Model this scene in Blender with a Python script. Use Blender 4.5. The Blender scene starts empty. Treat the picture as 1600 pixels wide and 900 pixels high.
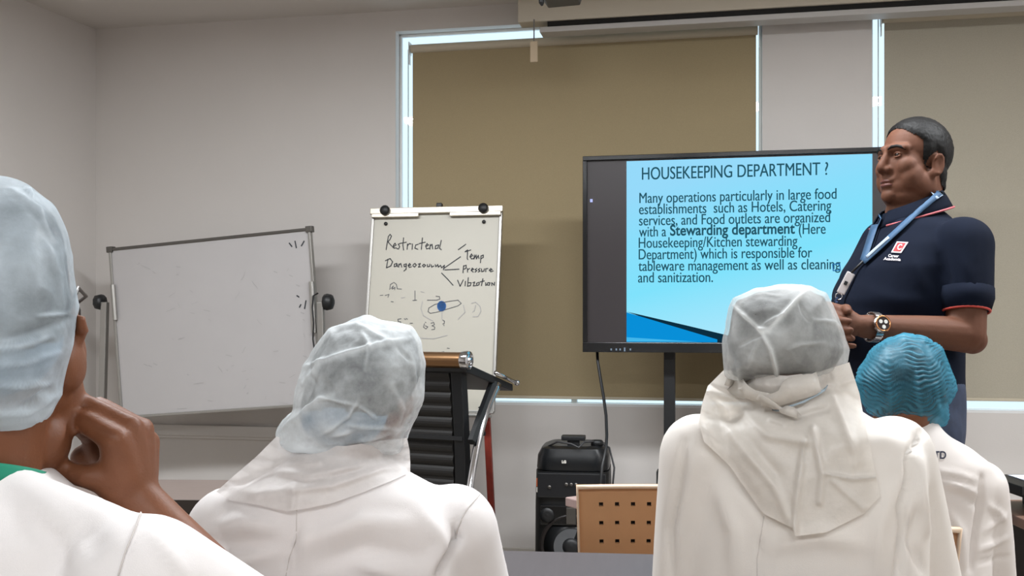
import bpy, bmesh, math, random
import numpy as np
from mathutils import Vector, Matrix, Euler, noise
from mathutils.bvhtree import BVHTree

# ------------------------------------------------------------------ camera, world, lights, exposure
SC = bpy.context.scene
COL = SC.collection
random.seed(7)
F, CX, HY, CH = 1600.0, 800.0, 500.0, 1.2          # focal length in px, principal column, horizon row, eye height
cam_d = bpy.data.cameras.new('camera')
cam_d.lens = 36.0; cam_d.sensor_width = 36.0; cam_d.sensor_fit = 'HORIZONTAL'
cam_d.shift_y = (HY - 450.0) / 1600.0
cam_d.clip_start = 0.02
cam = bpy.data.objects.new('camera', cam_d); COL.objects.link(cam)
cam.location = (0, 0, CH); cam.rotation_euler = (math.radians(90), 0, 0)
SC.camera = cam

SC.view_settings.view_transform = 'Standard'
SC.view_settings.look = 'None'
SC.view_settings.exposure = 0.0
SC.view_settings.gamma = 1.0
SC.view_settings.use_curve_mapping = False
SC.cycles.max_bounces = 10
SC.cycles.transparent_max_bounces = 24
SC.cycles.use_denoising = True
SC.cycles.caustics_reflective = False
SC.cycles.caustics_refractive = False

W = bpy.data.worlds.new('sky'); SC.world = W; W.use_nodes = True
bg = W.node_tree.nodes['Background']
bg.inputs['Color'].default_value = (0.72, 0.90, 1.0, 1); bg.inputs['Strength'].default_value = 1.4

def area_lamp(name, loc, sx, sy, power, color, spread=180):
    d = bpy.data.lights.new(name, 'AREA'); d.shape = 'RECTANGLE'; d.size = sx; d.size_y = sy
    d.energy = power; d.color = color; d.spread = math.radians(spread)
    o = bpy.data.objects.new(name, d); COL.objects.link(o); o.location = loc
    o.rotation_euler = (0, 0, math.radians(-11.3)); return o
WARM = (0.965, 1.0, 1.03)
LAMPS = [(-1.3, -1.0, 40), (0.3, -1.3, 42), (1.9, -1.6, 42), (-1.2, 2.8, 56), (0.45, 2.5, 57), (2.1, 2.2, 52)]
for i, (lx, ly, pw) in enumerate(LAMPS):
    area_lamp('ceiling_lamp', (lx, ly, 2.70), 1.2, 0.3, pw, WARM, 180)

# ------------------------------------------------------------------ helpers
def P(x, y, Y): return Vector(((x - CX) / F * Y, Y, CH + (HY - y) / F * Y))
CAMP = Vector((0, 0, CH))
def ray(x, y): return Vector(((x - CX) / F, 1.0, (HY - y) / F))
def on_plane(x, y, o, n):
    d = ray(x, y); return CAMP + d * ((Vector(o) - CAMP).dot(n) / d.dot(n))
def project(a):
    return np.stack([CX + F * a[:, 0] / a[:, 1], HY - F * (a[:, 2] - CH) / a[:, 1]], 1)

def lin(c):
    o = []
    for v in c:
        v /= 255.0
        o.append(v / 12.92 if v <= 0.04045 else ((v + 0.055) / 1.055) ** 2.4)
    return (*o, 1.0)

MATS = {}
def mat(name, rgb, rough=0.6, metal=0.0, bump=0.0, bscale=200.0, var=0.0, vscale=6.0, sss=0.0, spec=0.5, coat=0.0, stretch=None, rgb2=None):
    if name in MATS: return MATS[name]
    m = bpy.data.materials.new(name); m.use_nodes = True; MATS[name] = m
    nt = m.node_tree; b = nt.nodes['Principled BSDF']
    b.inputs['Base Color'].default_value = lin(rgb); b.inputs['Roughness'].default_value = rough
    b.inputs['Metallic'].default_value = metal
    b.inputs['Specular IOR Level'].default_value = spec
    b.inputs['Coat Weight'].default_value = coat
    if sss:
        b.inputs['Subsurface Weight'].default_value = sss; b.inputs['Subsurface Radius'].default_value = (0.012, 0.005, 0.003)
        b.inputs['Subsurface Scale'].default_value = 0.5
    tc = nt.nodes.new('ShaderNodeTexCoord'); vec = tc.outputs['Object']
    if stretch:
        mp = nt.nodes.new('ShaderNodeMapping'); mp.inputs['Scale'].default_value = stretch
        nt.links.new(vec, mp.inputs['Vector']); vec = mp.outputs['Vector']
    if var > 0 or rgb2:
        n = nt.nodes.new('ShaderNodeTexNoise'); n.inputs['Scale'].default_value = vscale; n.inputs['Detail'].default_value = 5
        nt.links.new(vec, n.inputs['Vector'])
        r = nt.nodes.new('ShaderNodeValToRGB')
        c = lin(rgb)
        lo = lin(rgb2) if rgb2 else tuple(max(0, k * (1 - var)) for k in c[:3]) + (1,)
        hi = c if rgb2 else tuple(min(1, k * (1 + var)) for k in c[:3]) + (1,)
        r.color_ramp.elements[0].position = 0.3; r.color_ramp.elements[0].color = lo
        r.color_ramp.elements[1].position = 0.7; r.color_ramp.elements[1].color = hi
        nt.links.new(n.outputs['Fac'], r.inputs['Fac']); nt.links.new(r.outputs['Color'], b.inputs['Base Color'])
    if bump > 0:
        n = nt.nodes.new('ShaderNodeTexNoise'); n.inputs['Scale'].default_value = bscale; n.inputs['Detail'].default_value = 4
        nt.links.new(vec, n.inputs['Vector'])
        bp = nt.nodes.new('ShaderNodeBump'); bp.inputs['Strength'].default_value = bump; bp.inputs['Distance'].default_value = 0.002
        nt.links.new(n.outputs['Fac'], bp.inputs['Height']); nt.links.new(bp.outputs['Normal'], b.inputs['Normal'])
    return m

def sheer(name, rgb, alpha=0.6, var=0.25, vscale=12.0, transl=0.35, bump=0.3, bscale=90.0, stretch=(1, 1, 1)):
    """thin non-woven cloth: part see-through, part diffuse, part translucent"""
    if name in MATS: return MATS[name]
    m = bpy.data.materials.new(name); m.use_nodes = True; MATS[name] = m
    nt = m.node_tree; nt.nodes.clear(); N = nt.nodes.new; L = nt.links.new
    out = N('ShaderNodeOutputMaterial'); df = N('ShaderNodeBsdfDiffuse'); tl = N('ShaderNodeBsdfTranslucent')
    tr = N('ShaderNodeBsdfTransparent'); gl = N('ShaderNodeBsdfGlossy'); gl.inputs['Roughness'].default_value = 0.45
    df.inputs['Color'].default_value = lin(rgb); tl.inputs['Color'].default_value = lin(rgb); gl.inputs['Color'].default_value = (1, 1, 1, 1)
    m1 = N('ShaderNodeMixShader'); m1.inputs[0].default_value = transl
    m2 = N('ShaderNodeMixShader'); m2.inputs[0].default_value = 0.04
    m3 = N('ShaderNodeMixShader')
    L(df.outputs[0], m1.inputs[1]); L(tl.outputs[0], m1.inputs[2])
    L(m1.outputs[0], m2.inputs[1]); L(gl.outputs[0], m2.inputs[2])
    tc = N('ShaderNodeTexCoord'); mp = N('ShaderNodeMapping'); mp.inputs['Scale'].default_value = stretch; L(tc.outputs['Object'], mp.inputs[0])
    n = N('ShaderNodeTexNoise'); n.inputs['Scale'].default_value = vscale; n.inputs['Detail'].default_value = 6; n.inputs['Roughness'].default_value = 0.65; L(mp.outputs[0], n.inputs['Vector'])
    at = N('ShaderNodeAttribute'); at.attribute_name = 'opacity'
    mr = N('ShaderNodeMapRange'); mr.inputs['From Min'].default_value = 0.3; mr.inputs['From Max'].default_value = 0.7
    mr.inputs['To Min'].default_value = alpha - var; mr.inputs['To Max'].default_value = alpha + var
    L(n.outputs['Fac'], mr.inputs['Value'])
    ad = N('ShaderNodeMath'); ad.operation = 'ADD'; ad.use_clamp = True
    L(mr.outputs['Result'], ad.inputs[0]); L(at.outputs['Fac'], ad.inputs[1])
    L(ad.outputs[0], m3.inputs[0]); L(tr.outputs[0], m3.inputs[1]); L(m2.outputs[0], m3.inputs[2])
    nb = N('ShaderNodeTexNoise'); nb.inputs['Scale'].default_value = bscale; nb.inputs['Detail'].default_value = 5; L(tc.outputs['Object'], nb.inputs['Vector'])
    bp = N('ShaderNodeBump'); bp.inputs['Strength'].default_value = bump; bp.inputs['Distance'].default_value = 0.004
    L(nb.outputs['Fac'], bp.inputs['Height'])
    for k in (df, tl, gl): L(bp.outputs[0], k.inputs['Normal'])
    L(m3.outputs[0], out.inputs[0]); return m

def emis(name, rgb, strength=1.0):
    if name in MATS: return MATS[name]
    m = bpy.data.materials.new(name); m.use_nodes = True; MATS[name] = m
    nt = m.node_tree; nt.nodes.clear()
    out = nt.nodes.new('ShaderNodeOutputMaterial'); e = nt.nodes.new('ShaderNodeEmission')
    e.inputs['Color'].default_value = lin(rgb); e.inputs['Strength'].default_value = strength
    nt.links.new(e.outputs[0], out.inputs[0]); return m

def thing(name, label, cat, loc=(0, 0, 0), rz=0.0, group=None):
    o = bpy.data.objects.new(name, None); COL.objects.link(o); o.empty_display_size = 0.05
    o.location = loc; o.rotation_euler = (0, 0, rz); tag(o, label, cat, group); return o
def tag(o, label, cat, group=None, kind=None):
    o['label'] = label; o['category'] = cat
    if group: o['group'] = group
    if kind: o['kind'] = kind
    return o
def rootmat(o):
    m = Matrix.Translation(o.location) @ o.rotation_euler.to_matrix().to_4x4()
    return rootmat(o.parent) @ o.matrix_parent_inverse @ m if o.parent else m
def adopt(o, parent):
    """keep world coordinates while parenting"""
    o.parent = parent; o.matrix_parent_inverse = rootmat(parent).inverted(); return o
def link_mesh(name, me, m=None, parent=None, smooth=False, local=False, kind=None):
    o = bpy.data.objects.new(name, me); COL.objects.link(o)
    if m is not None:
        for k in (m if isinstance(m, (list, tuple)) else [m]): me.materials.append(k)
    if smooth: me.shade_smooth()
    if parent is not None:
        if local: o.parent = parent
        else: adopt(o, parent)
    if kind: o['kind'] = kind
    return o
def structure(o): o['kind'] = 'structure'; return o

class MB:
    """collects shapes into one mesh"""
    def __init__(s): s.v = []; s.f = []
    def add(s, vs, fs):
        n = len(s.v); s.v += [Vector(v) for v in vs]; s.f += [[i + n for i in f] for f in fs]; return s
    def box(s, c, size, rot=None, bevel=0.0):
        bm = bmesh.new(); bmesh.ops.create_cube(bm, size=1.0)
        for v in bm.verts: v.co = Vector((v.co.x * size[0], v.co.y * size[1], v.co.z * size[2]))
        if bevel: bmesh.ops.bevel(bm, geom=bm.edges[:], offset=bevel, segments=2, profile=0.7, affect='EDGES')
        M = Matrix.Translation(c)
        if rot is not None: M = M @ (rot if isinstance(rot, Matrix) else Euler(rot).to_matrix()).to_4x4()
        bm.verts.ensure_lookup_table()
        s.add([M @ v.co for v in bm.verts], [[v.index for v in f.verts] for f in bm.faces]); bm.free(); return s
    def prism(s, poly, axis_vec):
        """closed polygon extruded by a vector"""
        a = Vector(axis_vec); n = len(poly); vs = [Vector(p) for p in poly] + [Vector(p) + a for p in poly]
        fs = [list(range(n))[::-1], list(range(n, 2 * n))] + [[i, (i + 1) % n, n + (i + 1) % n, n + i] for i in range(n)]
        return s.add(vs, fs)
    def tube(s, path, r, seg=10, caps=True, closed=False):
        path = [Vector(p) for p in path]; n = len(path); rs = r if isinstance(r, (list, tuple)) else [r] * n
        t0 = (path[1] - path[0]).normalized(); up = Vector((0, 0, 1)) if abs(t0.z) < 0.9 else Vector((1, 0, 0))
        u = t0.cross(up).normalized(); vs = []; fs = []
        for i, p in enumerate(path):
            if closed: t = (path[(i + 1) % n] - path[i - 1]).normalized()
            else: t = (path[min(i + 1, n - 1)] - path[max(i - 1, 0)]).normalized()
            u = (u - t * u.dot(t)).normalized(); w = t.cross(u)
            for k in range(seg):
                a = 2 * math.pi * k / seg; vs.append(p + (u * math.cos(a) + w * math.sin(a)) * rs[i])
        m = n if closed else n - 1
        for i in range(m):
            j = (i + 1) % n
            for k in range(seg): fs.append([i * seg + k, i * seg + (k + 1) % seg, j * seg + (k + 1) % seg, j * seg + k])
        if caps and not closed: fs.append(list(range(seg))[::-1]); fs.append([(n - 1) * seg + k for k in range(seg)])
        return s.add(vs, fs)
    def capsule(s, a, b, ra, rb=None, seg=16):
        rb = ra if rb is None else rb; a = Vector(a); b = Vector(b); d = b - a
        L = d.length; t = d / L if L > 1e-6 else Vector((0, 0, 1)); path = []; rs = []
        for k in range(1, 6): q = math.pi / 2 * k / 6; path.append(a - t * ra * math.cos(q)); rs.append(ra * math.sin(q))
        path.append(a); rs.append(ra)
        if L > 1e-6: path.append(b); rs.append(rb)
        for k in range(5, 0, -1): q = math.pi / 2 * k / 6; path.append(b + t * rb * math.cos(q)); rs.append(rb * math.sin(q))
        return s.tube(path, rs, seg)
    def ell(s, c, r, R=None, seg=24, rings=14):
        c = Vector(c); vs = [c + _rot(R, Vector((0, 0, r[2])))]; fs = []
        for i in range(1, rings):
            q = math.pi * i / rings
            for k in range(seg):
                a = 2 * math.pi * k / seg
                vs.append(c + _rot(R, Vector((r[0] * math.sin(q) * math.cos(a), r[1] * math.sin(q) * math.sin(a), r[2] * math.cos(q)))))
        vs.append(c + _rot(R, Vector((0, 0, -r[2])))); e = len(vs) - 1
        for k in range(seg): fs.append([0, 1 + k, 1 + (k + 1) % seg])
        for i in range(rings - 2):
            for k in range(seg): fs.append([1 + i * seg + k, 1 + (i + 1) * seg + k, 1 + (i + 1) * seg + (k + 1) % seg, 1 + i * seg + (k + 1) % seg])
        for k in range(seg): fs.append([e, 1 + (rings - 2) * seg + (k + 1) % seg, 1 + (rings - 2) * seg + k])
        return s.add(vs, fs)
    def lathe(s, profile, c, axis, seg=24):
        axis = Vector(axis).normalized(); up = Vector((0, 0, 1)) if abs(axis.z) < 0.9 else Vector((1, 0, 0))
        u = axis.cross(up).normalized(); w = axis.cross(u); c = Vector(c); vs = []; fs = []
        for (r, h) in profile:
            for k in range(seg):
                a = 2 * math.pi * k / seg; vs.append(c + axis * h + (u * math.cos(a) + w * math.sin(a)) * max(r, 1e-5))
        for i in range(len(profile) - 1):
            for k in range(seg): fs.append([i * seg + k, i * seg + (k + 1) % seg, (i + 1) * seg + (k + 1) % seg, (i + 1) * seg + k])
        fs.append(list(range(seg))[::-1]); fs.append([(len(profile) - 1) * seg + k for k in range(seg)])
        return s.add(vs, fs)
    def loft(s, rings, seg=40, pw=2.3):
        """rings: (centre, side vector, front vector) closed superellipse rings"""
        vs = []; fs = []
        for (c, a, b) in rings:
            c = Vector(c); a = Vector(a); b = Vector(b)
            for k in range(seg):
                q = 2 * math.pi * k / seg; co, si = math.cos(q), math.sin(q)
                vs.append(c + a * math.copysign(abs(co) ** (2 / pw), co) + b * math.copysign(abs(si) ** (2 / pw), si))
        n = len(rings)
        for i in range(n - 1):
            for k in range(seg): fs.append([i * seg + k, i * seg + (k + 1) % seg, (i + 1) * seg + (k + 1) % seg, (i + 1) * seg + k])
        fs.append(list(range(seg))[::-1]); fs.append([(n - 1) * seg + k for k in range(seg)])
        return s.add(vs, fs)
    def ribbon(s, pts, w, n):
        """flat stroke of width w along points lying on a plane of normal n"""
        pts = [Vector(p) for p in pts]; n = Vector(n)
        for a, b in zip(pts, pts[1:]):
            d = b - a
            if d.length < 1e-6: continue
            t = d.normalized(); q = n.cross(t).normalized() * (w / 2); e = t * (w * 0.4)
            s.add([a - e - q, b + e - q, b + e + q, a - e + q], [[0, 1, 2, 3]])
        return s
    def mesh(s, name='mesh'):
        me = bpy.data.meshes.new(name); me.from_pydata([tuple(v) for v in s.v], [], s.f); me.validate(); 
        bm = bmesh.new(); bm.from_mesh(me); bmesh.ops.recalc_face_normals(bm, faces=bm.faces); bm.to_mesh(me); bm.free()
        me.update(); return me
    def build(s, name, m, parent=None, smooth=False, local=False, bevel=0.0, kind=None):
        o = link_mesh(name, s.mesh(name), m, parent, False, local, kind)
        if bevel:
            b = o.modifiers.new('edge', 'BEVEL'); b.width = bevel; b.segments = 2; b.limit_method = 'ANGLE'; b.angle_limit = math.radians(50)
        if smooth: o.data.shade_smooth()
        return o
def _rot(R, v): return R @ v if R is not None else v

def smooth_by_angle(o, deg=40):
    me = o.data; me.shade_smooth()
    bm = bmesh.new(); bm.from_mesh(me)
    for e in bm.edges:
        if len(e.link_faces) == 2 and e.calc_face_angle(0) > math.radians(deg): e.smooth = False
    bm.to_mesh(me); bm.free(); return o

def remeshed(mb, voxel, smooth=6, factor=0.5):
    """union of overlapping closed shapes as one continuous surface"""
    me = mb.mesh('tmp'); o = bpy.data.objects.new('tmp', me); COL.objects.link(o)
    r = o.modifiers.new('r', 'REMESH'); r.mode = 'VOXEL'; r.voxel_size = voxel
    if smooth:
        sm = o.modifiers.new('s', 'SMOOTH'); sm.iterations = smooth; sm.factor = factor
    dg = bpy.context.evaluated_depsgraph_get(); dg.update()
    out = bpy.data.meshes.new_from_object(o.evaluated_get(dg))
    bpy.data.objects.remove(o); bpy.data.meshes.remove(me); return out
def get_co(me):
    a = np.empty(len(me.vertices) * 3, np.float32); me.vertices.foreach_get('co', a); return a.reshape(-1, 3).astype(np.float64)
def set_co(me, a): me.vertices.foreach_set('co', a.astype(np.float32).ravel()); me.update()
def get_no(me):
    a = np.empty(len(me.vertices) * 3, np.float32); me.vertex_normals.foreach_get('vector', a); return a.reshape(-1, 3).astype(np.float64)
def noise_arr(a, scale, seed=0.0, stretch=(1, 1, 1)):
    return np.array([noise.noise(Vector((p[0] * scale * stretch[0] + seed, p[1] * scale * stretch[1] + seed * 1.7, p[2] * scale * stretch[2] - seed))) for p in a])
def poly_dist(px, poly):
    """distance of 2-d points to a polyline and position 0..1 along it"""
    best = np.full(len(px), 1e9); tt = np.zeros(len(px)); poly = np.array(poly, float); n = len(poly) - 1
    for i in range(n):
        a, b = poly[i], poly[i + 1]; d = b - a; t = np.clip(((px - a) @ d) / max(d @ d, 1e-9), 0, 1)
        q = np.hypot(*(px - (a + t[:, None] * d)).T); k = q < best; best[k] = q[k]; tt[k] = (i + t[k]) / n
    return best, tt
def fold_field(a, no, folds, back=True):
    """folds: (polyline in photo px, width px, height m): ridges (+) and creases (-) on the side seen from the room's back"""
    px = project(a); h = np.zeros(len(a))
    facing = np.clip(-(no * (a - np.array(CAMP))).sum(1) / np.linalg.norm(a - np.array(CAMP), axis=1) * 3 + 0.3, 0, 1)
    for poly, w, hh in folds:
        d, t = poly_dist(px, poly); taper = np.sin(np.pi * np.clip(0.12 + 0.76 * t, 0, 1)) if len(poly) > 1 else 1
        h += hh * np.exp(-(d / w) ** 2) * taper
    return h * facing
def bvh_of(o_or_me, M=None):
    me = o_or_me if isinstance(o_or_me, bpy.types.Mesh) else o_or_me.data
    return BVHTree.FromPolygons([v.co.copy() for v in me.vertices], [list(p.vertices) for p in me.polygons])
def cast_px(bvh, x, y, lift=0.003):
    d = ray(x, y).normalized(); h = bvh.ray_cast(CAMP, d)
    n = None if h[0] is None else (-h[1] if h[1].dot(d) > 0 else h[1])
    return (h[0] + n * lift, n) if h[0] is not None else (None, None)
def text_mesh(s, size, bold=0.0, align='LEFT', extrude=0.0, shear=0.0):
    c = bpy.data.curves.new('t', 'FONT'); c.body = s; c.size = size; c.offset = bold; c.align_x = align; c.extrude = extrude; c.shear = shear
    o = bpy.data.objects.new('t', c); COL.objects.link(o)
    dg = bpy.context.evaluated_depsgraph_get(); dg.update()
    me = bpy.data.meshes.new_from_object(o.evaluated_get(dg)); bpy.data.objects.remove(o); bpy.data.curves.remove(c); return me
# ------------------------------------------------------------------ materials
M_wall = mat('wall_paint', (208, 203, 199), 0.85, bump=0.15, bscale=160, var=0.02, vscale=2)
M_ceil = mat('ceiling_paint', (206, 201, 196), 0.9, bump=0.1, bscale=120)
M_floor = mat('floor_tile', (150, 140, 128), 0.35, var=0.1, vscale=3)
M_white_frame = mat('white_frame', (225, 226, 226), 0.4)
M_blind = mat('blind_cloth', (160, 144, 112), 0.9, bump=0.5, bscale=700, var=0.05, vscale=260)
M_blindlight = mat('blind_tube', (190, 180, 160), 0.7)
M_alu = mat('brushed_aluminium', (170, 168, 164), 0.38, 0.85, bump=0.1, bscale=300)
M_dalu = mat('dark_aluminium', (105, 102, 98), 0.4, 0.8)
M_black = mat('black_plastic', (26, 27, 29), 0.45)
M_gloss = mat('gloss_black', (14, 15, 17), 0.18)
M_board = mat('whiteboard_enamel', (182, 179, 179), 0.33, var=0.015, vscale=5)
M_paper = mat('flipchart_white', (184, 180, 168), 0.4, var=0.015, vscale=4)
M_chrome = mat('chrome', (215, 216, 220), 0.12, 1.0)
M_bronze = mat('bronze_tube', (146, 112, 80), 0.28, 0.9, bump=0.05, bscale=200)
M_redwood = mat('red_leg', (122, 40, 28), 0.5, var=0.15, vscale=30)
M_ink = mat('marker_ink', (48, 50, 56), 0.7)
M_inkpale = mat('faded_ink', (168, 166, 166), 0.7)
M_inkblue = mat('blue_ink', (52, 104, 168), 0.7)
M_orange = mat('orange_sticker', (200, 96, 48), 0.5)
M_sticker = mat('white_sticker', (226, 222, 214), 0.5)
M_grey = mat('cone_grey', (92, 94, 97), 0.4, var=0.06, vscale=30)

# ------------------------------------------------------------------ room shell
RA = math.atan(0.2)                                  # the front wall is turned by this much to the camera
WV = Vector((math.cos(RA), -math.sin(RA), 0)); WN = Vector((math.sin(RA), math.cos(RA), 0))   # along the wall, out through the wall
RW = Matrix.Rotation(-RA, 4, 'Z')
WO = Vector((0, 5.0, 0))
def wpt(s, d, z): return WO + WV * s + WN * d + Vector((0, 0, z))      # point s along the wall, d behind its face, height z
def wall_s(px):
    t = (px - CX) / F; Y = 5.0 / (1 + 0.2 * t); return t * Y / WV.x
def wall_z(px, py):
    t = (px - CX) / F; Y = 5.0 / (1 + 0.2 * t); return CH + (HY - py) / F * Y
def wbox(mb, s0, s1, d0, d1, z0, z1, bevel=0.0):
    return mb.box(wpt((s0 + s1) / 2, (d0 + d1) / 2, (z0 + z1) / 2), (abs(s1 - s0), abs(d1 - d0), abs(z1 - z0)), RW.to_3x3(), bevel)
CEIL = 2.745
S_C = wall_s(150)                                     # left corner
A1, B1 = wall_s(618), wall_s(1191)                    # first window
A2, B2 = wall_s(1362), wall_s(1362) + (B1 - A1)       # second window
S_E = 3.4
SILL, HEAD = 0.785, 2.642
TH = 0.088
mb = MB()
for s0, s1, z0, z1 in [(S_C - 0.3, A1, 0, CEIL), (B1, A2, 0, CEIL), (B2, S_E, 0, CEIL), (A1, B1, 0, SILL), (A1, B1, HEAD, CEIL), (A2, B2, 0, SILL), (A2, B2, HEAD, CEIL)]:
    wbox(mb, s0, s1, 0, TH, z0, z1)
structure(mb.build('wall_front', M_wall))
corner = wpt(S_C, 0, 0)
LD = Vector((corner.x - (1350 - 800) / 1600 * 0, 0, 0))
ldir = Vector((0.30, 1.0, 0)).normalized()            # the side wall runs back along this line
lnor = Vector((-ldir.y, ldir.x, 0))
c0 = corner; c1 = corner - ldir * 9.0
structure(MB().prism([c0 + ldir * 0.25, c1, c1 + lnor * 0.15, c0 + ldir * 0.25 + lnor * 0.15], (0, 0, CEIL)).build('wall_left', M_wall))
ce = wpt(S_E, 0, 0)
structure(MB().prism([ce + WN * 0.2, ce - WN * 8.5, ce - WN * 8.5 + WV * 0.15, ce + WN * 0.2 + WV * 0.15], (0, 0, CEIL)).build('wall_right', M_wall))
pr = ce - WN * 8.0; pl = c1 + ldir * 0.2
pl = Vector((c1.x - 0.3, c1.y, 0)); pr = ce - WN * 8.4 + WV * 0.3
structure(MB().prism([pl, pr, pr - WN * 0.15, pl - WN * 0.15], (0, 0, CEIL)).build('wall_rear', M_wall))
fl = [wpt(S_C - 0.4, 0.088, 0), wpt(S_E + 0.3, 0.088, 0), pr - WN * 0.2 + WV * 0.1, pl - WN * 0.2 - WV * 0.4]
structure(MB().prism([p - Vector((0, 0, 0.1)) for p in fl], (0, 0, 0.1)).build('floor', M_floor))
structure(MB().prism([p + Vector((0, 0, CEIL)) for p in fl], (0, 0, 0.12)).build('ceiling', M_ceil))
mb = MB(); wbox(mb, S_C, wall_s(560), -0.018, 0, 0.585, 0.60); wbox(mb, S_C, wall_s(560), -0.028, 0, 0.60, 0.655)
structure(mb.build('trim_1', M_wall, bevel=0.003))
mb = MB(); wbox(mb, S_C, S_E, -0.012, 0, 0, 0.09); structure(mb.build('baseboard_front', mat('baseboard_paint', (190, 184, 176), 0.5), bevel=0.003))

M_glass = bpy.data.materials.new('window_glass'); M_glass.use_nodes = True
nt = M_glass.node_tree; nt.nodes.clear()
o_ = nt.nodes.new('ShaderNodeOutputMaterial'); t_ = nt.nodes.new('ShaderNodeBsdfTransparent'); g_ = nt.nodes.new('ShaderNodeBsdfGlossy'); x_ = nt.nodes.new('ShaderNodeMixShader')
g_.inputs['Roughness'].default_value = 0.02; x_.inputs[0].default_value = 0.06; t_.inputs['Color'].default_value = (0.95, 0.98, 1, 1)
nt.links.new(t_.outputs[0], x_.inputs[1]); nt.links.new(g_.outputs[0], x_.inputs[2]); nt.links.new(x_.outputs[0], o_.inputs[0])

def window(n, a, b):
    mb = MB(); w = 0.014
    for s0, s1, z0, z1 in [(a, a + w, SILL, HEAD), (b - w, b, SILL, HEAD), (a, b, SILL, SILL + w), (a, b, HEAD - w, HEAD), ((a + b) / 2 - 0.015, (a + b) / 2 + 0.015, SILL, HEAD)]:
        wbox(mb, s0, s1, 0.062, 0.082, z0, z1)
    fr = mb.build('window_%d' % n, M_white_frame, bevel=0.004); structure(fr)
    g = MB(); wbox(g, a + 0.01, b - 0.01, 0.070, 0.074, SILL + 0.01, HEAD - 0.01); g.build('window_pane', M_glass, fr)
    s = MB(); wbox(s, a + 0.002, b - 0.002, 0.0, 0.06, SILL, SILL + 0.012); s.build('window_sill', M_white_frame, fr)
window(1, A1, B1); window(2, A2, B2)

def blind(a, b, ztop, zbot, label, cloth):
    c = wpt((a + b) / 2, 0.05, zbot)
    t = thing('roller_blind', label, 'blind', c, -RA, 'roller blinds over the windows')
    mb = MB(); n = 24; zt = ztop - 0.03; vs = []; fs = []
    cl = MB(); k = 30
    for i in range(k + 1):
        s = a + 0.012 + (b - a - 0.024) * i / k
        for j in range(13):
            z = zt + (zbot + 0.012 - zt) * j / 12
            d = 0.032 + 0.0025 * math.sin(i * 0.9 + j * 0.2) * (j / 12)
            vs.append(wpt(s, d, z))
    vs += [v + WN * 0.0012 for v in vs]; h = (k + 1) * 13
    for i in range(k):
        for j in range(12):
            q = [i * 13 + j, (i + 1) * 13 + j, (i + 1) * 13 + j + 1, i * 13 + j + 1]
            fs.append(q); fs.append([x + h for x in q[::-1]])
    cl.add(vs, fs).build('blind_fabric', cloth, t, True)
    MB().tube([wpt(a + 0.004, 0.032, ztop - 0.02), wpt(b - 0.004, 0.032, ztop - 0.02)], 0.021, 20).build('roller_tube', M_blindlight, t, False)
    mb = MB(); wbox(mb, a + 0.012, b - 0.012, 0.026, 0.04, zbot, zbot + 0.014); mb.build('bottom_bar', M_blindlight, t, bevel=0.003)
    for s in (a - 0.004, b + 0.001):
        mb = MB(); wbox(mb, s, s + 0.004, 0.01, 0.056, ztop - 0.05, ztop + 0.012); wbox(mb, s, s + 0.004, 0.02, 0.04, ztop - 0.1, ztop - 0.04)
        mb.build('bracket', M_white_frame, t)
    pts = [wpt(a - 0.013, 0.04, ztop - 0.02 - k * 0.06) for k in range(24)]
    MB().tube(pts, 0.0025, 6).build('bead_chain', M_alu, t)
    return t
blind(wall_s(637) + 0.004, wall_s(1188) - 0.006, 2.578, 0.815, 'olive roller blind behind the flip chart and television, bright gap along its top', M_blind)
blind(wall_s(1379), B2 - 0.01, 2.600, 0.835, 'olive roller blind behind the standing man, over the right-hand window', mat('lit_blind_cloth', (172, 165, 149), 0.9, bump=0.5, bscale=700, var=0.05, vscale=260))  # paler copy of the cloth: this blind's stronger light is put into its colour

# projector screen rolled up in a casing under the ceiling
def scr(px, d): 
    t = (px - CX) / F; Yw = (5.0 - d * 1.02) / (1 + 0.2 * t); return t * Yw / WV.x - 0
t = thing('projection_screen', 'rolled-up projection screen in a pale casing under the ceiling, with a hanging pull tag', 'projection screen', wpt(0.4, -0.16, 2.62), -RA)
D0, D1 = -0.20, -0.10
sa = scr(822, 0.2); sb = 3.3
zt = CEIL; z1 = 2.647
mb = MB(); wbox(mb, sa, sb, D0, D1, 2.592, zt - 0.02); mb.build('casing', mat('casing_beige', (196, 188, 172), 0.5), t, bevel=0.006)
mb = MB(); wbox(mb, scr(868, 0.2), sb, D0 + 0.012, D1 - 0.01, 2.566, 2.592); mb.build('screen_roll', M_gloss, t)
mb = MB(); wbox(mb, scr(856, 0.2), sb, D0 + 0.004, D1, 2.541, 2.566); mb.build('bottom_bar', mat('bar_grey', (190, 188, 186), 0.45), t, bevel=0.003)
for s in (sa + 0.1, 1.2, 2.6):
    mb = MB(); wbox(mb, s, s + 0.03, D0 + 0.03, D1 - 0.02, zt - 0.03, zt); mb.build('bracket', M_white_frame, t)
sc_ = scr(848, 0.2)
MB().tube([wpt(sc_, D0 - 0.006, 2.60), wpt(sc_, D0 - 0.006, 2.50)], 0.003, 8).build('pull_cord', mat('cord_grey', (120, 118, 116), 0.8), t)
mb = MB(); wbox(mb, sc_ - 0.018, sc_ + 0.018, D0 - 0.012, D0 - 0.003, 2.40, 2.498); mb.build('pull_tag', mat('tag_beige', (205, 186, 158), 0.6), t, bevel=0.004)

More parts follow.
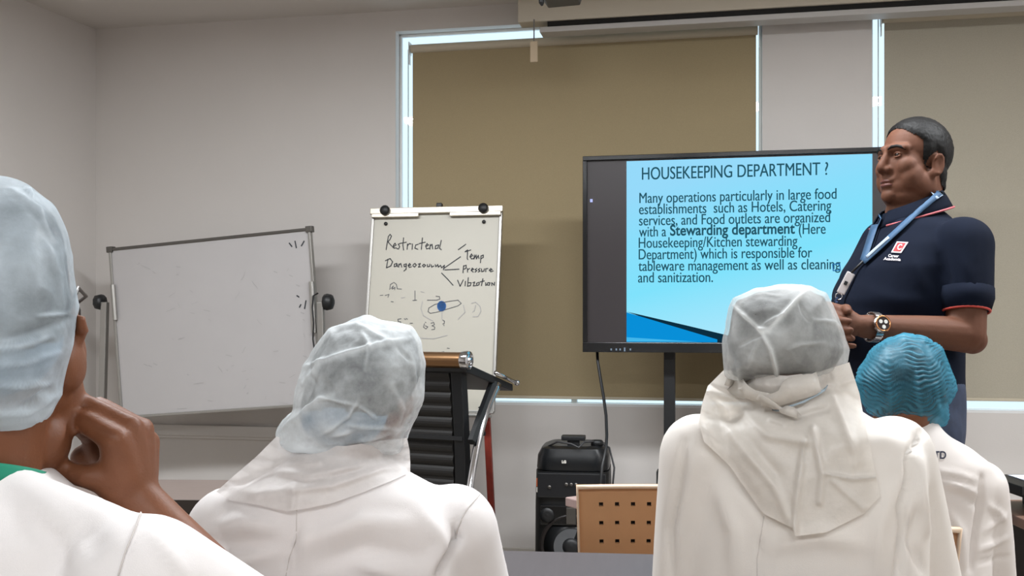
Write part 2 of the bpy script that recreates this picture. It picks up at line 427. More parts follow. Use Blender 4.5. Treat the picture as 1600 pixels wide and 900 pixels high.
# dark device under the ceiling
q = P(868, 8, 4.1)
t = thing('ceiling_projector', 'small dark grey projector hung under the ceiling above the projection screen tag', 'projector', (q.x, 4.1, CEIL))
zb = q.z + 0.018
mb = MB(); mb.prism([(q.x - 0.055, 4.0, zb + 0.0), (q.x + 0.075, 4.0, zb + 0.012), (q.x + 0.09, 4.0, zb + 0.06), (q.x + 0.09, 4.0, zb + 0.12), (q.x - 0.075, 4.0, zb + 0.12), (q.x - 0.075, 4.0, zb + 0.03)], (0.03, 0.2, 0))
mb.build('body', mat('device_grey', (78, 78, 78), 0.5), t, bevel=0.004)
mb = MB(); mb.box((q.x + 0.01, 4.1, (zb + 0.12 + CEIL) / 2), (0.04, 0.04, CEIL - zb - 0.12)); mb.box((q.x + 0.01, 4.1, CEIL - 0.006), (0.12, 0.12, 0.012)); mb.build('mount', M_white_frame, t, bevel=0.002)
pz = P(846, 9, 3.96); mb = MB(); mb.tube([(pz.x, 3.96, zb + 0.11), (pz.x, 3.96, pz.z + 0.012), (pz.x + 0.003, 3.96, pz.z)], [0.012, 0.011, 0.004], 10); mb.box((pz.x, 3.975, zb + 0.1), (0.03, 0.05, 0.03)); mb.build('cable_plug', M_black, t)

# ------------------------------------------------------------------ whiteboard on its stand
BY = 4.95
bo = P(330, 500, BY)
tl, tr = on_plane(172, 390, bo, WN), on_plane(483, 358, bo, WN)
u = (tr - tl).normalized(); bn = WN.copy(); vdn = u.cross(bn).normalized()
if vdn.z > 0: vdn = -vdn
Wd = (tr - tl).length; Hd = 0.83
t = thing('whiteboard', 'scuffed wiped whiteboard tilted on a metal stand against the left wall area', 'whiteboard', (bo.x, bo.y, 0), -RA)
def bp(a, b, d=0.0): return tl + u * a + vdn * b - bn * d
mb = MB(); mb.prism([bp(0, 0), bp(Wd, 0), bp(Wd, Hd), bp(0, Hd)], bn * 0.018); mb.build('board_panel', M_board, t)
for a0, a1, nm in [((0, 0), (Wd, 0), 'frame_rail'), ((0, Hd), (Wd, Hd), 'frame_rail'), ((0, 0), (0, Hd), 'frame_rail'), ((Wd, 0), (Wd, Hd), 'frame_rail')]:
    p0, p1 = bp(*a0), bp(*a1); c = (p0 + p1) / 2 + bn * 0.008; d = (p1 - p0).normalized()
    R = Matrix((d, bn, d.cross(bn))).transposed()
    mb = MB().box(c, ((p1 - p0).length, 0.03, 0.014), R); mb.build(nm, M_alu if a0[0] == a1[0] or a0[1] > 0 else M_dalu, t, bevel=0.003)
for a, b in [(0, 0), (Wd, 0), (0, Hd), (Wd, Hd)]:
    MB().box(bp(a, b) + bn * 0.008, (0.032, 0.036, 0.03), Matrix((u, bn, vdn)).transposed(), 0.004).build('corner_cap', M_dalu, t)
pivots = [(on_plane(166, 472, bo, WN), -1), (on_plane(502, 472, bo, WN), 1)]
for pv, sg in pivots:
    edge = pv
    foot = Vector((pv.x, pv.y, 0)) + WV * (0.035 * sg)
    mb = MB(); d = (foot - pv).normalized(); R = Matrix((WV, d, WV.cross(d))).transposed()
    mb.box((pv + foot) / 2 - bn * 0.01, (0.032, (foot - pv).length, 0.03), R); mb.build('stand_post', M_alu, t, bevel=0.004)
    mb = MB(); mb.lathe([(0.012, 0), (0.036, 0.004), (0.04, 0.02), (0.036, 0.04), (0.02, 0.048)], pv + WV * sg * 0.012, WV * sg, 9); mb.build('clamp_knob', M_black, t, True)
    mb = MB(); mb.box(foot + Vector((0, 0, 0.03)), (0.04, 0.55, 0.04), RW.to_3x3()); mb.build('foot', M_alu, t, bevel=0.004)
    for dy in (-0.25, 0.25):
        MB().lathe([(0.02, -0.012), (0.03, -0.008), (0.03, 0.008), (0.02, 0.012)], foot + WN * dy + Vector((0, 0, 0.03)) - WV * 0.0, WV, 16).build('caster', M_black, t, True)
for (x, y0, y1) in [(178, 445, 500), (488, 440, 520)]:
    q0, q1 = on_plane(x, y0, bo, WN), on_plane(x + 4, y1, bo, WN)
    MB().tube([q0 - bn * 0.01, q1 - bn * 0.01], 0.013, 8).build('hinge_plate', M_alu, t)
p0, p1 = pivots[0][0], pivots[1][0]
MB().tube([Vector((p0.x, p0.y, 0.3)) + bn * 0.04, Vector((p1.x, p1.y, 0.3)) + bn * 0.04], 0.014, 10).build('cross_bar', M_alu, t)
# wire hanging by the right post
MB().tube([on_plane(x, y, bo - bn * 0.03, WN) for x, y in [(497, 458), (490, 462), (488, 480), (490, 505), (489, 530), (491, 545), (490, 570)]], 0.004, 6).build('hanging_wire', M_black, t)
# leftover marks
rng = random.Random(3); mb = MB(); mk = MB()
for x0, y0, x1, y1 in [(452, 380, 456, 385), (461, 377, 463, 387), (475, 377, 471, 384), (478, 470, 476, 482), (470, 476, 468, 480), (464, 462, 467, 464)]:
    mk.ribbon([on_plane(x0, y0, bo - bn * 0.0015, WN), on_plane(x1, y1, bo - bn * 0.0015, WN)], 0.006, WN)
for k in range(44):
    x = rng.uniform(215, 480); y = rng.uniform(400, 640); a = rng.uniform(-1.2, 1.2); L = rng.uniform(2, 16)
    if not (x > 185 + (y - 390) * 0.1): continue
    mb.ribbon([on_plane(x + math.cos(a) * L * i / 3 + rng.uniform(-1, 1), y + math.sin(a) * L * i / 3, bo - bn * 0.0012, WN) for i in range(4)], rng.uniform(0.0012, 0.0026), WN)
for x, y in [(225, 569), (232, 571), (240, 568), (463, 445), (452, 430), (428, 424), (470, 488), (448, 492), (474, 556)]:
    mb.ribbon([on_plane(x, y, bo - bn * 0.0012, WN), on_plane(x + 5, y + 2, bo - bn * 0.0012, WN)], 0.004, WN)
mb.build('faded_scuffs', M_inkpale, t); mk.build('marker_specks', M_ink, t)

# ------------------------------------------------------------------ flip chart easel
fo = P(683, 480, 4.68)
tilt = math.radians(11)
fn = (WN * math.cos(tilt) - Vector((0, 0, 1)) * math.sin(tilt)).normalized()
fu = WV.copy(); fv = -(fu.cross(fn)).normalized()
if fv.z > 0: fv = -fv
f0 = on_plane(583, 328, fo, fn); fW = (on_plane(784, 326, fo, fn) - f0).length; fH = 1.0
fH = abs((on_plane(772, 644, fo, fn) - f0).dot(fv))
def fp(a, b, d=0.0): return f0 + fu * a + fv * b - fn * d
t = thing('flip_chart', 'white flip chart easel covered in marker notes and an eye sketch, on red legs', 'flip chart', (fo.x, fo.y, 0), -RA)
MB().prism([fp(0, 0), fp(fW, 0), fp(fW, fH), fp(0, fH)], fn * 0.016).build('board_panel', M_paper, t)
Rf = Matrix((fu, fn, -fv)).transposed()
for a in (0.003, fW - 0.003): MB().box(fp(a, fH / 2, -0.006), (0.014, 0.026, fH), Rf).build('frame_rail', M_alu, t, bevel=0.003)
MB().box(fp(fW / 2, fH, -0.006), (fW, 0.026, 0.014), Rf).build('frame_rail', M_alu, t, bevel=0.003)
mb = MB(); mb.box(fp(fW / 2, 0.012, 0.01), (fW + 0.016, 0.022, 0.03), Rf); mb.box(fp(fW * 0.185, 0.034, 0.016), (fW * 0.37, 0.012, 0.02), Rf); mb.box(fp(fW * 0.805, 0.034, 0.016), (fW * 0.39, 0.012, 0.02), Rf)
mb.build('clamp_bar', mat('clamp_silver', (196, 188, 174), 0.35, 0.6), t, bevel=0.003)
for a in (fW * 0.11, fW * 0.87): 
    MB().lathe([(0.012, 0), (0.02, 0.006), (0.024, 0.016), (0.016, 0.026)], fp(a, 0.012, 0.018), -fn, 14).build('clamp_knob', M_black, t, True)
    MB().lathe([(0.008, 0), (0.009, 0.006), (0.004, 0.01)], fp(a, 0.07, 0.0), -fn, 10).build('pad_peg', M_black, t, True)
MB().box(fp(fW * 0.52, -0.014, -0.004), (0.026, 0.03, 0.022), Rf, 0.004).build('top_catch', M_black, t)
MB().box(fp(fW * 0.5, fH + 0.02, 0.03), (fW * 0.98, 0.06, 0.012), Rf).build('pen_tray', M_alu, t, bevel=0.003)
# three legs
lt = fp(fW * 0.93, fH * 0.93, -0.03); 
def leg(a, b, r): MB().box((a + b) / 2, (0.03, 0.022, (a - b).length), Matrix((fu, (a - b).normalized().cross(fu).normalized(), (a - b).normalized())).transposed()).build('leg', M_redwood, t, bevel=0.003)
b_ = P(774, 905, 4.58); leg(lt, Vector((b_.x, b_.y, 0)), 0.012)
lt2 = fp(fW * 0.07, fH * 0.93, -0.03); leg(lt2, Vector((lt2.x - 0.1, lt2.y - 0.1, 0)), 0.012)
lt3 = fp(fW * 0.5, fH * 0.3, -0.03); e3 = lt3 + WN * 0.22; leg(lt3, Vector((e3.x, e3.y, 0)), 0.012)
# handwriting, as strokes
def sk(lst, w, m, name, lift=0.0018):
    mb = MB()
    for st in lst: mb.ribbon([on_plane(560 + x / 3.6, 310 + y / 3.6, fo - fn * lift, fn) for x, y in st], w, fn)
    return mb.build(name, m, t)
dark = [
 # Restricted
 [(168, 215), (160, 262), (156, 288)], [(168, 215), (178, 202), (186, 212), (178, 230), (166, 244), (182, 262), (196, 276)],
 [(198, 270), (212, 262), (206, 252), (196, 264), (200, 280), (214, 278)], [(236, 252), (224, 258), (232, 270), (226, 284), (216, 282)],
 [(254, 222), (250, 262), (254, 290)], [(240, 252), (270, 246)], [(276, 256), (274, 286)], [(276, 266), (286, 254), (296, 256)], [(304, 256), (302, 286)],
 [(336, 258), (322, 262), (318, 280), (334, 286)], [(360, 222), (354, 286)], [(342, 254), (376, 246)], [(380, 270), (394, 262), (386, 254), (378, 268), (384, 284), (398, 280)],
 [(404, 258), (402, 286)], [(404, 268), (414, 258), (418, 284)], [(448, 262), (434, 266), (432, 284), (446, 280), (452, 262)], [(466, 236), (456, 280), (466, 288)],
 # Dangerous
 [(166, 342), (158, 388)], [(152, 350), (178, 338), (192, 356), (182, 380), (158, 390)], [(214, 366), (202, 370), (202, 384), (214, 380), (216, 366), (220, 384)],
 [(228, 368), (226, 386)], [(228, 374), (238, 366), (244, 386)], [(268, 368), (256, 372), (258, 384), (268, 380), (270, 368), (268, 398), (256, 408)],
 [(280, 380), (294, 374), (288, 366), (280, 376), (286, 388), (298, 384)], [(308, 372), (318, 366), (326, 374), (316, 386), (306, 378)], [(336, 370), (348, 366), (338, 386), (350, 384)],
 [(368, 370), (360, 378), (368, 386), (378, 376), (368, 370)], [(388, 372), (388, 384), (400, 382), (402, 370)], [(410, 374), (412, 386), (424, 380)], [(432, 372), (436, 384), (446, 372), (450, 386), (462, 376), (468, 390), (484, 376), (478, 402)],
 # arrows and branch words
 [(562, 288), (604, 258)], [(482, 392), (574, 328)], [(486, 402), (566, 398)], [(468, 420), (500, 452), (532, 488)],
 [(604, 296), (614, 290), (612, 338), (616, 344)], [(600, 300), (632, 290)], [(628, 330), (642, 322), (636, 312), (628, 326), (636, 340), (646, 338)], [(652, 318), (650, 340), (662, 318), (664, 340), (674, 320), (678, 338)], [(690, 322), (686, 362)], [(690, 324), (702, 318), (702, 332), (690, 338)],
 [(592, 378), (588, 418)], [(592, 380), (606, 376), (606, 392), (594, 398)], [(614, 394), (614, 414)], [(614, 402), (626, 394)], [(636, 404), (648, 398), (640, 392), (634, 406), (646, 414)], [(666, 394), (656, 400), (666, 406), (656, 414)], [(684, 394), (674, 400), (684, 408), (674, 414)], [(692, 396), (694, 412), (706, 408), (708, 396)], [(716, 412), (716, 396), (728, 394)], [(738, 406), (752, 400), (744, 394), (736, 404), (744, 412), (758, 408)],
 [(558, 460), (572, 494), (590, 458)], [(602, 466), (600, 492)], [(618, 446), (614, 494), (630, 490), (634, 474), (618, 474)], [(644, 474), (654, 470), (646, 492), (660, 490)], [(676, 472), (664, 478), (666, 490), (678, 486), (680, 474)], [(700, 452), (692, 490)], [(684, 470), (708, 464)], [(716, 474), (716, 490)], [(728, 474), (722, 486), (736, 488), (740, 474), (728, 474)], [(750, 490), (750, 474), (764, 488), (766, 472)],
]
sk(dark, 0.0042, M_ink, 'handwriting')
mid = [
 [(176, 512), (180, 484), (200, 472), (214, 484), (218, 508), (242, 510)], [(184, 506), (196, 492), (190, 510), (206, 500), (204, 514)], [(122, 546), (138, 544)], [(150, 546), (172, 540), (166, 556)], [(184, 580), (196, 582)], [(318, 520), (318, 572)], [(306, 574), (328, 572)],
 [(388, 572), (440, 572), (458, 566), (456, 552), (436, 550)],
 [(392, 636), (396, 616), (430, 596), (500, 580), (560, 572), (578, 590), (560, 604), (500, 622), (440, 640), (404, 646), (392, 636)],
 [(240, 676), (222, 680), (224, 692), (238, 694), (236, 710), (222, 712)], [(258, 676), (266, 682)], [(268, 674), (276, 680)], [(290, 702), (304, 702)],
 [(372, 704), (366, 724), (380, 734), (390, 722), (376, 716)], [(376, 696), (380, 698)], [(408, 702), (424, 698), (428, 710), (414, 716), (430, 724), (428, 736), (412, 738)], [(474, 684), (484, 690), (482, 704), (474, 706)], [(480, 712), (482, 716)],
 [(500, 842), (512, 844)], [(468, 864), (482, 862)],
]
sk(mid, 0.003, mat('grey_ink', (92, 94, 98), 0.7), 'sketch_lines')
faint = [[(636, 590), (660, 584), (684, 606), (690, 634), (672, 664), (644, 666)], [(660, 600), (652, 632), (640, 640)], [(360, 580), (352, 620), (366, 660), (420, 690)], [(590, 600), (600, 640), (560, 680)], [(470, 640), (470, 680)], [(330, 784), (420, 790), (500, 770)], [(240, 560), (262, 556)], [(352, 524), (368, 528)]]
sk(faint, 0.003, M_inkpale, 'faded_lines')
bl = [[(446 + 22 * math.cos(a) * r + 22, 606 + 26 * math.sin(a) * r) for a in np.linspace(0, 6.28, 16)] for r in (1, 0.8, 0.6, 0.4, 0.2)]
sk(bl, 0.006, M_inkblue, 'blue_iris')
sk([[(x, y) for x, y in [(676, 1176), (700, 1162), (724, 1164), (716, 1180), (690, 1184), (676, 1176)]], [(712, 1158), (740, 1150)], [(722, 1180), (752, 1170)]], 0.004, M_ink, 'signature')
# ------------------------------------------------------------------ lectern
t = thing('lectern', 'black ribbed lectern with bronze front roll and chrome curved legs by the flip chart', 'lectern', P(700, 500, 4.0) - Vector((0, 0, CH)))
LR = math.radians(25)
lf = Vector((math.sin(LR), math.cos(LR), 0)); lr = Vector((math.cos(LR), -math.sin(LR), 0))      # from audience to speaker, to the right
e = P(729, 563, 3.80); zt = e.z
LWd = 0.56
def lp(a, b, z): return Vector((e.x, e.y, 0)) + lr * a + lf * b + Vector((0, 0, z))          # a<0 to the left of the near right corner
MB().tube([lp(-LWd, 0, zt), lp(-0.01, 0, zt)], 0.030, 24).build('front_roll', M_bronze, t, False)
for a in (-LWd - 0.004, 0.004):
    s = 1 if a > -0.1 else -1
    o = MB().lathe([(0.034, -0.02), (0.036, 0.0), (0.034, 0.008), (0.026, 0.012), (0.024, 0.006), (0.014, 0.008), (0.010, 0.016), (0.0, 0.018)], lp(a, 0, zt), lr * s, 20).build('roll_cap', M_chrome, t); smooth_by_angle(o)
# sloping top slab
q0, q1 = lp(0, 0.0, zt - 0.005), lp(0, 0.40, zt - 0.135)
mb = MB(); mb.prism([lp(0, 0, zt - 0.01), lp(0, 0.41, zt - 0.112), lp(0, 0.41, zt - 0.14), lp(0, 0.0, zt - 0.045)], lr * -LWd); mb.build('top_slab', M_black, t, bevel=0.004)
mb = MB(); mb.prism([lp(-0.02, 0.05, zt - 0.018), lp(-0.02, 0.39, zt - 0.104), lp(-0.02, 0.39, zt - 0.108), lp(-0.02, 0.05, zt - 0.024)], lr * -(LWd - 0.04)); mb.build('reading_surface', mat('dark_grey_leather', (58, 56, 56), 0.5), t)
MB().tube([lp(0.012, 0.22, zt - 0.056), lp(0.012, 0.41, zt - 0.104)], 0.008, 10).build('edge_rail', M_chrome, t, True)
MB().ell(lp(0.012, 0.42, zt - 0.106), (0.013, 0.013, 0.013), seg=12, rings=8).build('rail_knob', M_chrome, t, True)
# concave ribbed front panel, leaning toward the speaker at the bottom
def pf(a, z, off=0.0):
    k = (zt - z) / 1.0
    return lp(a, 0.02 + 0.10 * math.sin(k * 2.2) + off, z)
mb = MB(); n = 110; vs = []; fs = []
z_hi, z_lo = zt - 0.03, 0.06
for i in range(n + 1):
    z = z_hi + (z_lo - z_hi) * i / n; sag = 0.010 * abs(math.sin(math.pi * i / 5.5))
    inw = 0.05 + 0.05 * (zt - z)
    for a in (-LWd + 0.06, -inw - 0.035): vs.append(pf(a, z, -sag))
for i in range(n): fs.append([2 * i, 2 * i + 1, 2 * i + 3, 2 * i + 2])
vs += [v + lf * 0.02 for v in vs]; h = 2 * (n + 1); fs += [[x + h for x in f[::-1]] for f in fs[:n]]
for i in range(n): fs += [[2 * i, 2 * i + 2, 2 * i + 2 + h, 2 * i + h], [2 * i + 1, 2 * i + 1 + h, 2 * i + 3 + h, 2 * i + 3]]
fs += [[0, h, h + 1, 1], [2 * n, 2 * n + 1, 2 * n + 1 + h, 2 * n + h]]
mb.add(vs, fs).build('ribbed_panel', mat('black_leather', (24, 23, 23), 0.5, bump=0.2, bscale=200), t, False)
for sgn in (0, 1):
    pts = []
    mb = MB(); n = 16; vs = []; fs = []
    for i in range(n + 1):
        z = z_hi - 0.0 + (z_lo - z_hi) * i / n; inw = 0.05 + 0.05 * (zt - z)
        a = -inw if sgn else -LWd + inw
        vs += [pf(a - 0.022, z, -0.018), pf(a + 0.022, z, -0.018), pf(a + 0.022, z, 0.03), pf(a - 0.022, z, 0.03)]
    for i in range(n):
        for k in range(4): fs.append([4 * i + k, 4 * i + (k + 1) % 4, 4 * i + 4 + (k + 1) % 4, 4 * i + 4 + k])
    fs += [[3, 2, 1, 0], [4 * n, 4 * n + 1, 4 * n + 2, 4 * n + 3]]
    mb.add(vs, fs).build('side_post', mat('black_wood', (22, 24, 27), 0.35), t, bevel=0.003)
# curved legs at the speaker's side: black upper, chrome tube in front
def bez(p, n=18):
    out = []
    for i in range(n + 1):
        s = i / n; a = (1 - s) ** 3; b = 3 * s * (1 - s) ** 2; c = 3 * s * s * (1 - s); d = s ** 3
        out.append(p[0] * a + p[1] * b + p[2] * c + p[3] * d)
    return out
for sgn in (0, 1):
    a = 0.0 if sgn else -LWd
    top = lp(a - 0.01 if sgn else a + 0.01, 0.30, zt - 0.11)
    pa = [lp(a, 0.27, zt - 0.105), lp(a, 0.15, zt - 0.20), lp(a, -0.02, zt - 0.36), lp(a, -0.06, 0.03)]
    MB().tube(bez(pa), 0.014, 14).build('leg', M_chrome, t, True)
    pb = [lp(a - 0.012, 0.25, zt - 0.095), lp(a - 0.012, 0.19, zt - 0.16), lp(a - 0.012, 0.12, zt - 0.24), lp(a - 0.008, 0.055, zt - 0.31)]
    MB().tube(bez(pb, 8), 0.018, 6).build('leg_brace', M_black, t)
mb = MB(); mb.box(lp(-LWd / 2, 0.18, 0.025), (LWd + 0.1, 0.5, 0.05), Matrix((lr, lf, Vector((0, 0, 1)))).transposed(), 0.008); mb.build('base', M_black, t)
mb = MB(); mb.box(lp(-LWd / 2, 0.16, zt - 0.30), (LWd - 0.1, 0.2, 0.015), Matrix((lr, lf, Vector((0, 0, 1)))).transposed()); mb.build('shelf', M_black, t)

# ------------------------------------------------------------------ television on a stand
TVO = P(913, 400, 4.40)
def tvp(px, py, lift=0.0): return on_plane(px, py, TVO - WN * lift, WN)
ul = tvp(911, 245); 
TW = (tvp(1434, 400) - tvp(911, 400)).length; Th = (tvp(911, 245) - tvp(911, 550)).length
def tq(a, z, d=0.0): return Vector((ul.x, ul.y, ul.z)) + WV * a + Vector((0, 0, -z)) - WN * d
t = thing('television', 'large black-framed television showing a cyan presentation slide about housekeeping', 'television', tq(TW / 2, 0) - Vector((0, 0, tq(TW / 2, 0).z)), -RA)
def tbox(name, a0, a1, z0, z1, d0, d1, m, bevel=0.0, parent=None):
    c = tq((a0 + a1) / 2, (z0 + z1) / 2, (d0 + d1) / 2)
    return MB().box(c, (abs(a1 - a0), abs(d1 - d0), abs(z1 - z0)), RW.to_3x3(), bevel).build(name, m, parent or t)
tbox('housing', 0.004, TW - 0.004, 0.004, Th - 0.004, -0.075, -0.005, M_black, 0.008)
bz = 0.019; bb = 0.042
mb = MB()
for a0, a1, z0, z1 in [(0, TW, 0, bz), (0, TW, Th - bb, Th), (0, bz, bz, Th - bb), (TW - bz, TW, bz, Th - bb)]:
    mb.box(tq((a0 + a1) / 2, (z0 + z1) / 2, 0.0), (a1 - a0, 0.03, z1 - z0), RW.to_3x3())
mb.build('bezel', M_gloss, t, bevel=0.002)
M_off = mat('screen_glass', (52, 48, 50), 0.25)
tbox('screen_glass', bz, TW - bz, bz, Th - bb, -0.004, 0.0, M_off)
# the slide: a lit rectangle of cyan, blue wedge and dark wedge at the foot
SLY0, SLY1 = bz + 0.006, Th - bb - 0.002
aL = (tvp(979, 400) - tq(0, 0)).dot(WV); aR = (tvp(1363, 400) - tq(0, 0)).dot(WV)
def smat():
    m = bpy.data.materials.new('slide_light'); m.use_nodes = True; nt = m.node_tree; nt.nodes.clear(); N = nt.nodes.new; L = nt.links.new
    out = N('ShaderNodeOutputMaterial'); e = N('ShaderNodeEmission'); tc = N('ShaderNodeTexCoord'); sp = N('ShaderNodeSeparateXYZ'); r = N('ShaderNodeValToRGB')
    L(tc.outputs['Generated'], sp.inputs[0])
    mx = N('ShaderNodeMath'); mx.operation = 'MULTIPLY_ADD'; L(sp.outputs['X'], mx.inputs[0]); mx.inputs[1].default_value = -0.35; L(sp.outputs['Z'], mx.inputs[2])
    ad = N('ShaderNodeMath'); ad.operation = 'ADD'; L(mx.outputs[0], ad.inputs[0]); ad.inputs[1].default_value = 0.2
    L(ad.outputs[0], r.inputs[0])
    el = r.color_ramp.elements; el[0].position = 0.0; el[0].color = lin((178, 232, 252)); el[1].position = 1.0; el[1].color = lin((150, 218, 250))
    k = el.new(0.45); k.color = lin((128, 226, 252))
    k = el.new(0.75); k.color = lin((138, 222, 251))
    L(r.outputs[0], e.inputs[0]); e.inputs[1].default_value = 1.0; L(e.outputs[0], out.inputs[0]); return m
slide = tbox('slide', aL, aR, SLY0, SLY1, 0.0005, 0.0015, smat())
SLW, SLH = aR - aL, SLY1 - SLY0
def quad(name, pts, m, d, parent):
    return MB().add([tq(aL + a, SLY0 + z, d) for a, z in pts], [list(range(len(pts)))]).build(name, m, parent)
zb = SLH
wz = (on_plane(979, 488, TVO, WN) - tq(aL, SLY0)).z * -1
quad('slide_wedge', [(0, wz), (SLW * 0.38, zb - 0.012), (SLW * 0.38, zb), (0, zb)], emis('slide_blue', (10, 150, 226), 0.9), 0.0022, slide)
quad('slide_wedge', [(0, wz - 0.003), (SLW * 0.25, wz + 0.055), (SLW * 0.52, zb - 0.006), (SLW * 0.52, zb), (SLW * 0.36, zb)], emis('slide_dark', (14, 52, 72), 0.8), 0.0019, slide)
quad('slide_wedge', [(0, zb - 0.02), (SLW * 0.3, zb - 0.002), (0, zb - 0.001)], emis('slide_pale_blue', (70, 190, 245), 0.9), 0.0026, slide)
M_txt = emis('slide_text', (36, 84, 100), 1.0)
def put_text(s, px, py, px2, m, h=None, bold=0.0, name='slide_text'):
    """baseline start at (px,py), stretched to end at column px2"""
    me = text_mesh(s, 1.0, bold); a = get_co(me); fc = [list(p.vertices) for p in me.polygons]
    if not bold:                       # a slightly heavier face: strokes doubled a hair apart
        n0 = len(a); k = a.copy(); k[:, 0] += 0.022; fc = fc + [[i + n0 for i in f] for f in fc]; a = np.concatenate([a, k])
    p0 = (tvp(px, py) - tq(aL, SLY0)); a0 = p0.dot(WV); z0 = -p0.z
    a1 = (tvp(px2, py) - tq(aL, SLY0)).dot(WV)
    wsc = (a1 - a0) / (a[:, 0].max() - a[:, 0].min()); hs = h or wsc
    vs = [tuple(tq(aL + a0 + (p[0] - a[:, 0].min()) * wsc, SLY0 + z0 - p[1] * hs, 0.0032)) for p in a]
    n = bpy.data.meshes.new(name); n.from_pydata(vs, [], fc); n.update()
    return link_mesh(name, n, m, slide)
put_text('HOUSEKEEPING DEPARTMENT ?', 1003, 281, 1294, M_txt, 0.076)
H_ = 0.064
put_text('Many operations particularly in large food', 999, 317.5, 1307, M_txt, H_)
put_text('establishments  such as Hotels, Catering', 998.5, 335, 1299, M_txt, H_)
put_text('services, and Food outlets are organized', 998.5, 352.5, 1297, M_txt, H_)
put_text('with a', 998.5, 370, 1041, M_txt, H_)
put_text('Stewarding department', 1047, 368, 1242, M_txt, H_, 0.022)
put_text('(Here', 1248, 366, 1290, M_txt, H_)
put_text('Housekeeping/Kitchen stewarding', 998, 387.5, 1246, M_txt, H_)
put_text('Department) which is responsible for', 998, 405.5, 1269, M_txt, H_)
put_text('tableware management as well as cleaning', 997.5, 423.5, 1313, M_txt, H_)
put_text('and sanitization.', 997, 441.5, 1114, M_txt, H_)
mb = MB(); pts = [tvp(x, y, 0.0036) for x, y in [(1301, 413), (1312, 412), (1313, 422), (1302, 423), (1301, 413)]]; mb.ribbon(pts, 0.004, WN); mb.build('slide_cursor', emis('cursor_blue', (40, 110, 170), 1.0), slide)
MB().add([tvp(x, y, 0.004) for x, y in [(922, 311), (926, 311), (926, 316), (922, 316)]], [[0, 1, 2, 3]]).build('screen_mark', emis('mark_blue', (190, 200, 255), 1.0), t)
mb = MB()
for x in (955, 963, 969, 976, 985): mb.box(tvp(x, 546, 0.017), (0.006, 0.004, 0.008 if x != 976 else 0.016), RW.to_3x3())
mb.build('status_lights', emis('led_white', (150, 170, 190), 0.7), t)
# stand: two posts, bar, shelf, wheeled base
st = thing('television_stand', 'black wheeled floor stand with posts carrying the large television', 'stand', tq(TW / 2, 0, -0.14) - Vector((0, 0, tq(0, 0).z)), -RA)
pa = (tvp(1044, 600) - tq(0, 0)).dot(WV); gz = tq(0, 0).z
for a in (pa, TW - pa):
    tbox('post', a - 0.024, a + 0.024, 0.25, gz - 0.08, -0.165, -0.105, M_black, 0.004, st)
    tbox('bracket', a - 0.03, a + 0.03, 0.15, 0.72, -0.105, -0.077, M_black, 0.003, st)
    tbox('post_foot', a - 0.055, a + 0.03, gz - 0.545, gz - 0.49, -0.175, -0.09, M_black, 0.004, st)
    tbox('base_rail', a - 0.03, a + 0.03, gz - 0.13, gz - 0.08, -0.45, 0.18, M_black, 0.006, st)
    for d in (-0.41, 0.14):
        c = tq(a, gz - 0.04, d)
        MB().lathe([(0.02, -0.014), (0.038, -0.01), (0.038, 0.01), (0.02, 0.014)], c, WV, 18).build('caster', M_black, st, True)
tbox('cross_bar', pa - 0.02, TW - pa + 0.02, 0.40, 0.46, -0.10, -0.08, M_black, 0.003, st)
tbox('shelf', pa, TW - pa, gz - 0.55, gz - 0.53, -0.3, 0.0, M_black, 0.003, st)
# cable from the television down to the speaker
cab = MB().tube([P(x, y, Y) for x, y, Y in [(933, 549, 4.44), (934, 565, 4.42), (938, 590, 4.38), (943, 620, 4.32), (947, 650, 4.25), (948, 680, 4.18), (947, 700, 4.12), (941, 728, 4.08), (938, 760, 4.06), (937, 800, 4.06), (938, 900, 4.06), (940, 969, 4.06)]], 0.0065, 10).build('power_cable', M_black, None, True)
tag(cab, 'black cable hanging from the television down behind the beige chair', 'cable')

# ------------------------------------------------------------------ party speaker
spo = P(893, 696, 4.22); SW, SD, SH = 0.305, 0.31, spo.z
c = Vector((spo.x, spo.y, 0)); 
t = thing('party_speaker', 'tall black party speaker standing on the floor below the television', 'speaker', c, -RA + 0.06)
sr = Matrix.Rotation(-RA + 0.06, 3, 'Z'); sx = sr @ Vector((1, 0, 0)); sy = sr @ Vector((0, 1, 0))
def sp(a, d, z): return c + sx * a + sy * d + Vector((0, 0, z))
def rr(w, d, z, y0=0.0):          # rounded outline ring
    return (sp(0, SD / 2 + y0, z), sx * w, sy * d)
o = MB().loft([rr(SW / 2, SD / 2, 0.02), rr(SW / 2 + 0.006, SD / 2, 0.06), rr(SW / 2 + 0.004, SD / 2, SH * 0.62), rr(SW / 2, SD / 2, SH * 0.84)], 48, 7).build('cabinet', mat('speaker_black', (13, 14, 15), 0.5, bump=0.1, bscale=400), t); smooth_by_angle(o, 35)
o = MB().loft([rr(SW / 2 - 0.002, SD / 2, SH * 0.845), rr(SW / 2, SD / 2 + 0.004, SH * 0.86), rr(SW / 2 - 0.004, SD / 2, SH * 0.93), rr(SW / 2 - 0.02, SD / 2 - 0.01, SH * 0.975), rr(SW / 2 - 0.045, SD / 2 - 0.03, SH * 0.99), rr(SW / 2 - 0.08, SD / 2 - 0.06, SH * 0.985)], 48, 5).build('top_panel', mat('speaker_top', (22, 24, 27), 0.32), t); smooth_by_angle(o, 35)
mb = MB(); mb.box(sp(0.0, SD * 0.35, SH + 0.02), (0.10, 0.06, 0.02), sr, 0.006); mb.box(sp(0.0, SD * 0.35, SH + 0.002), (0.05, 0.04, 0.03), sr, 0.004); mb.build('top_handle', M_black, t)
MB().lathe([(0.026, 0), (0.026, 0.018), (0.02, 0.024)], sp(0.1, SD * 0.3, SH * 0.985), (0, 0, 1), 18).build('dial', M_black, t, True)
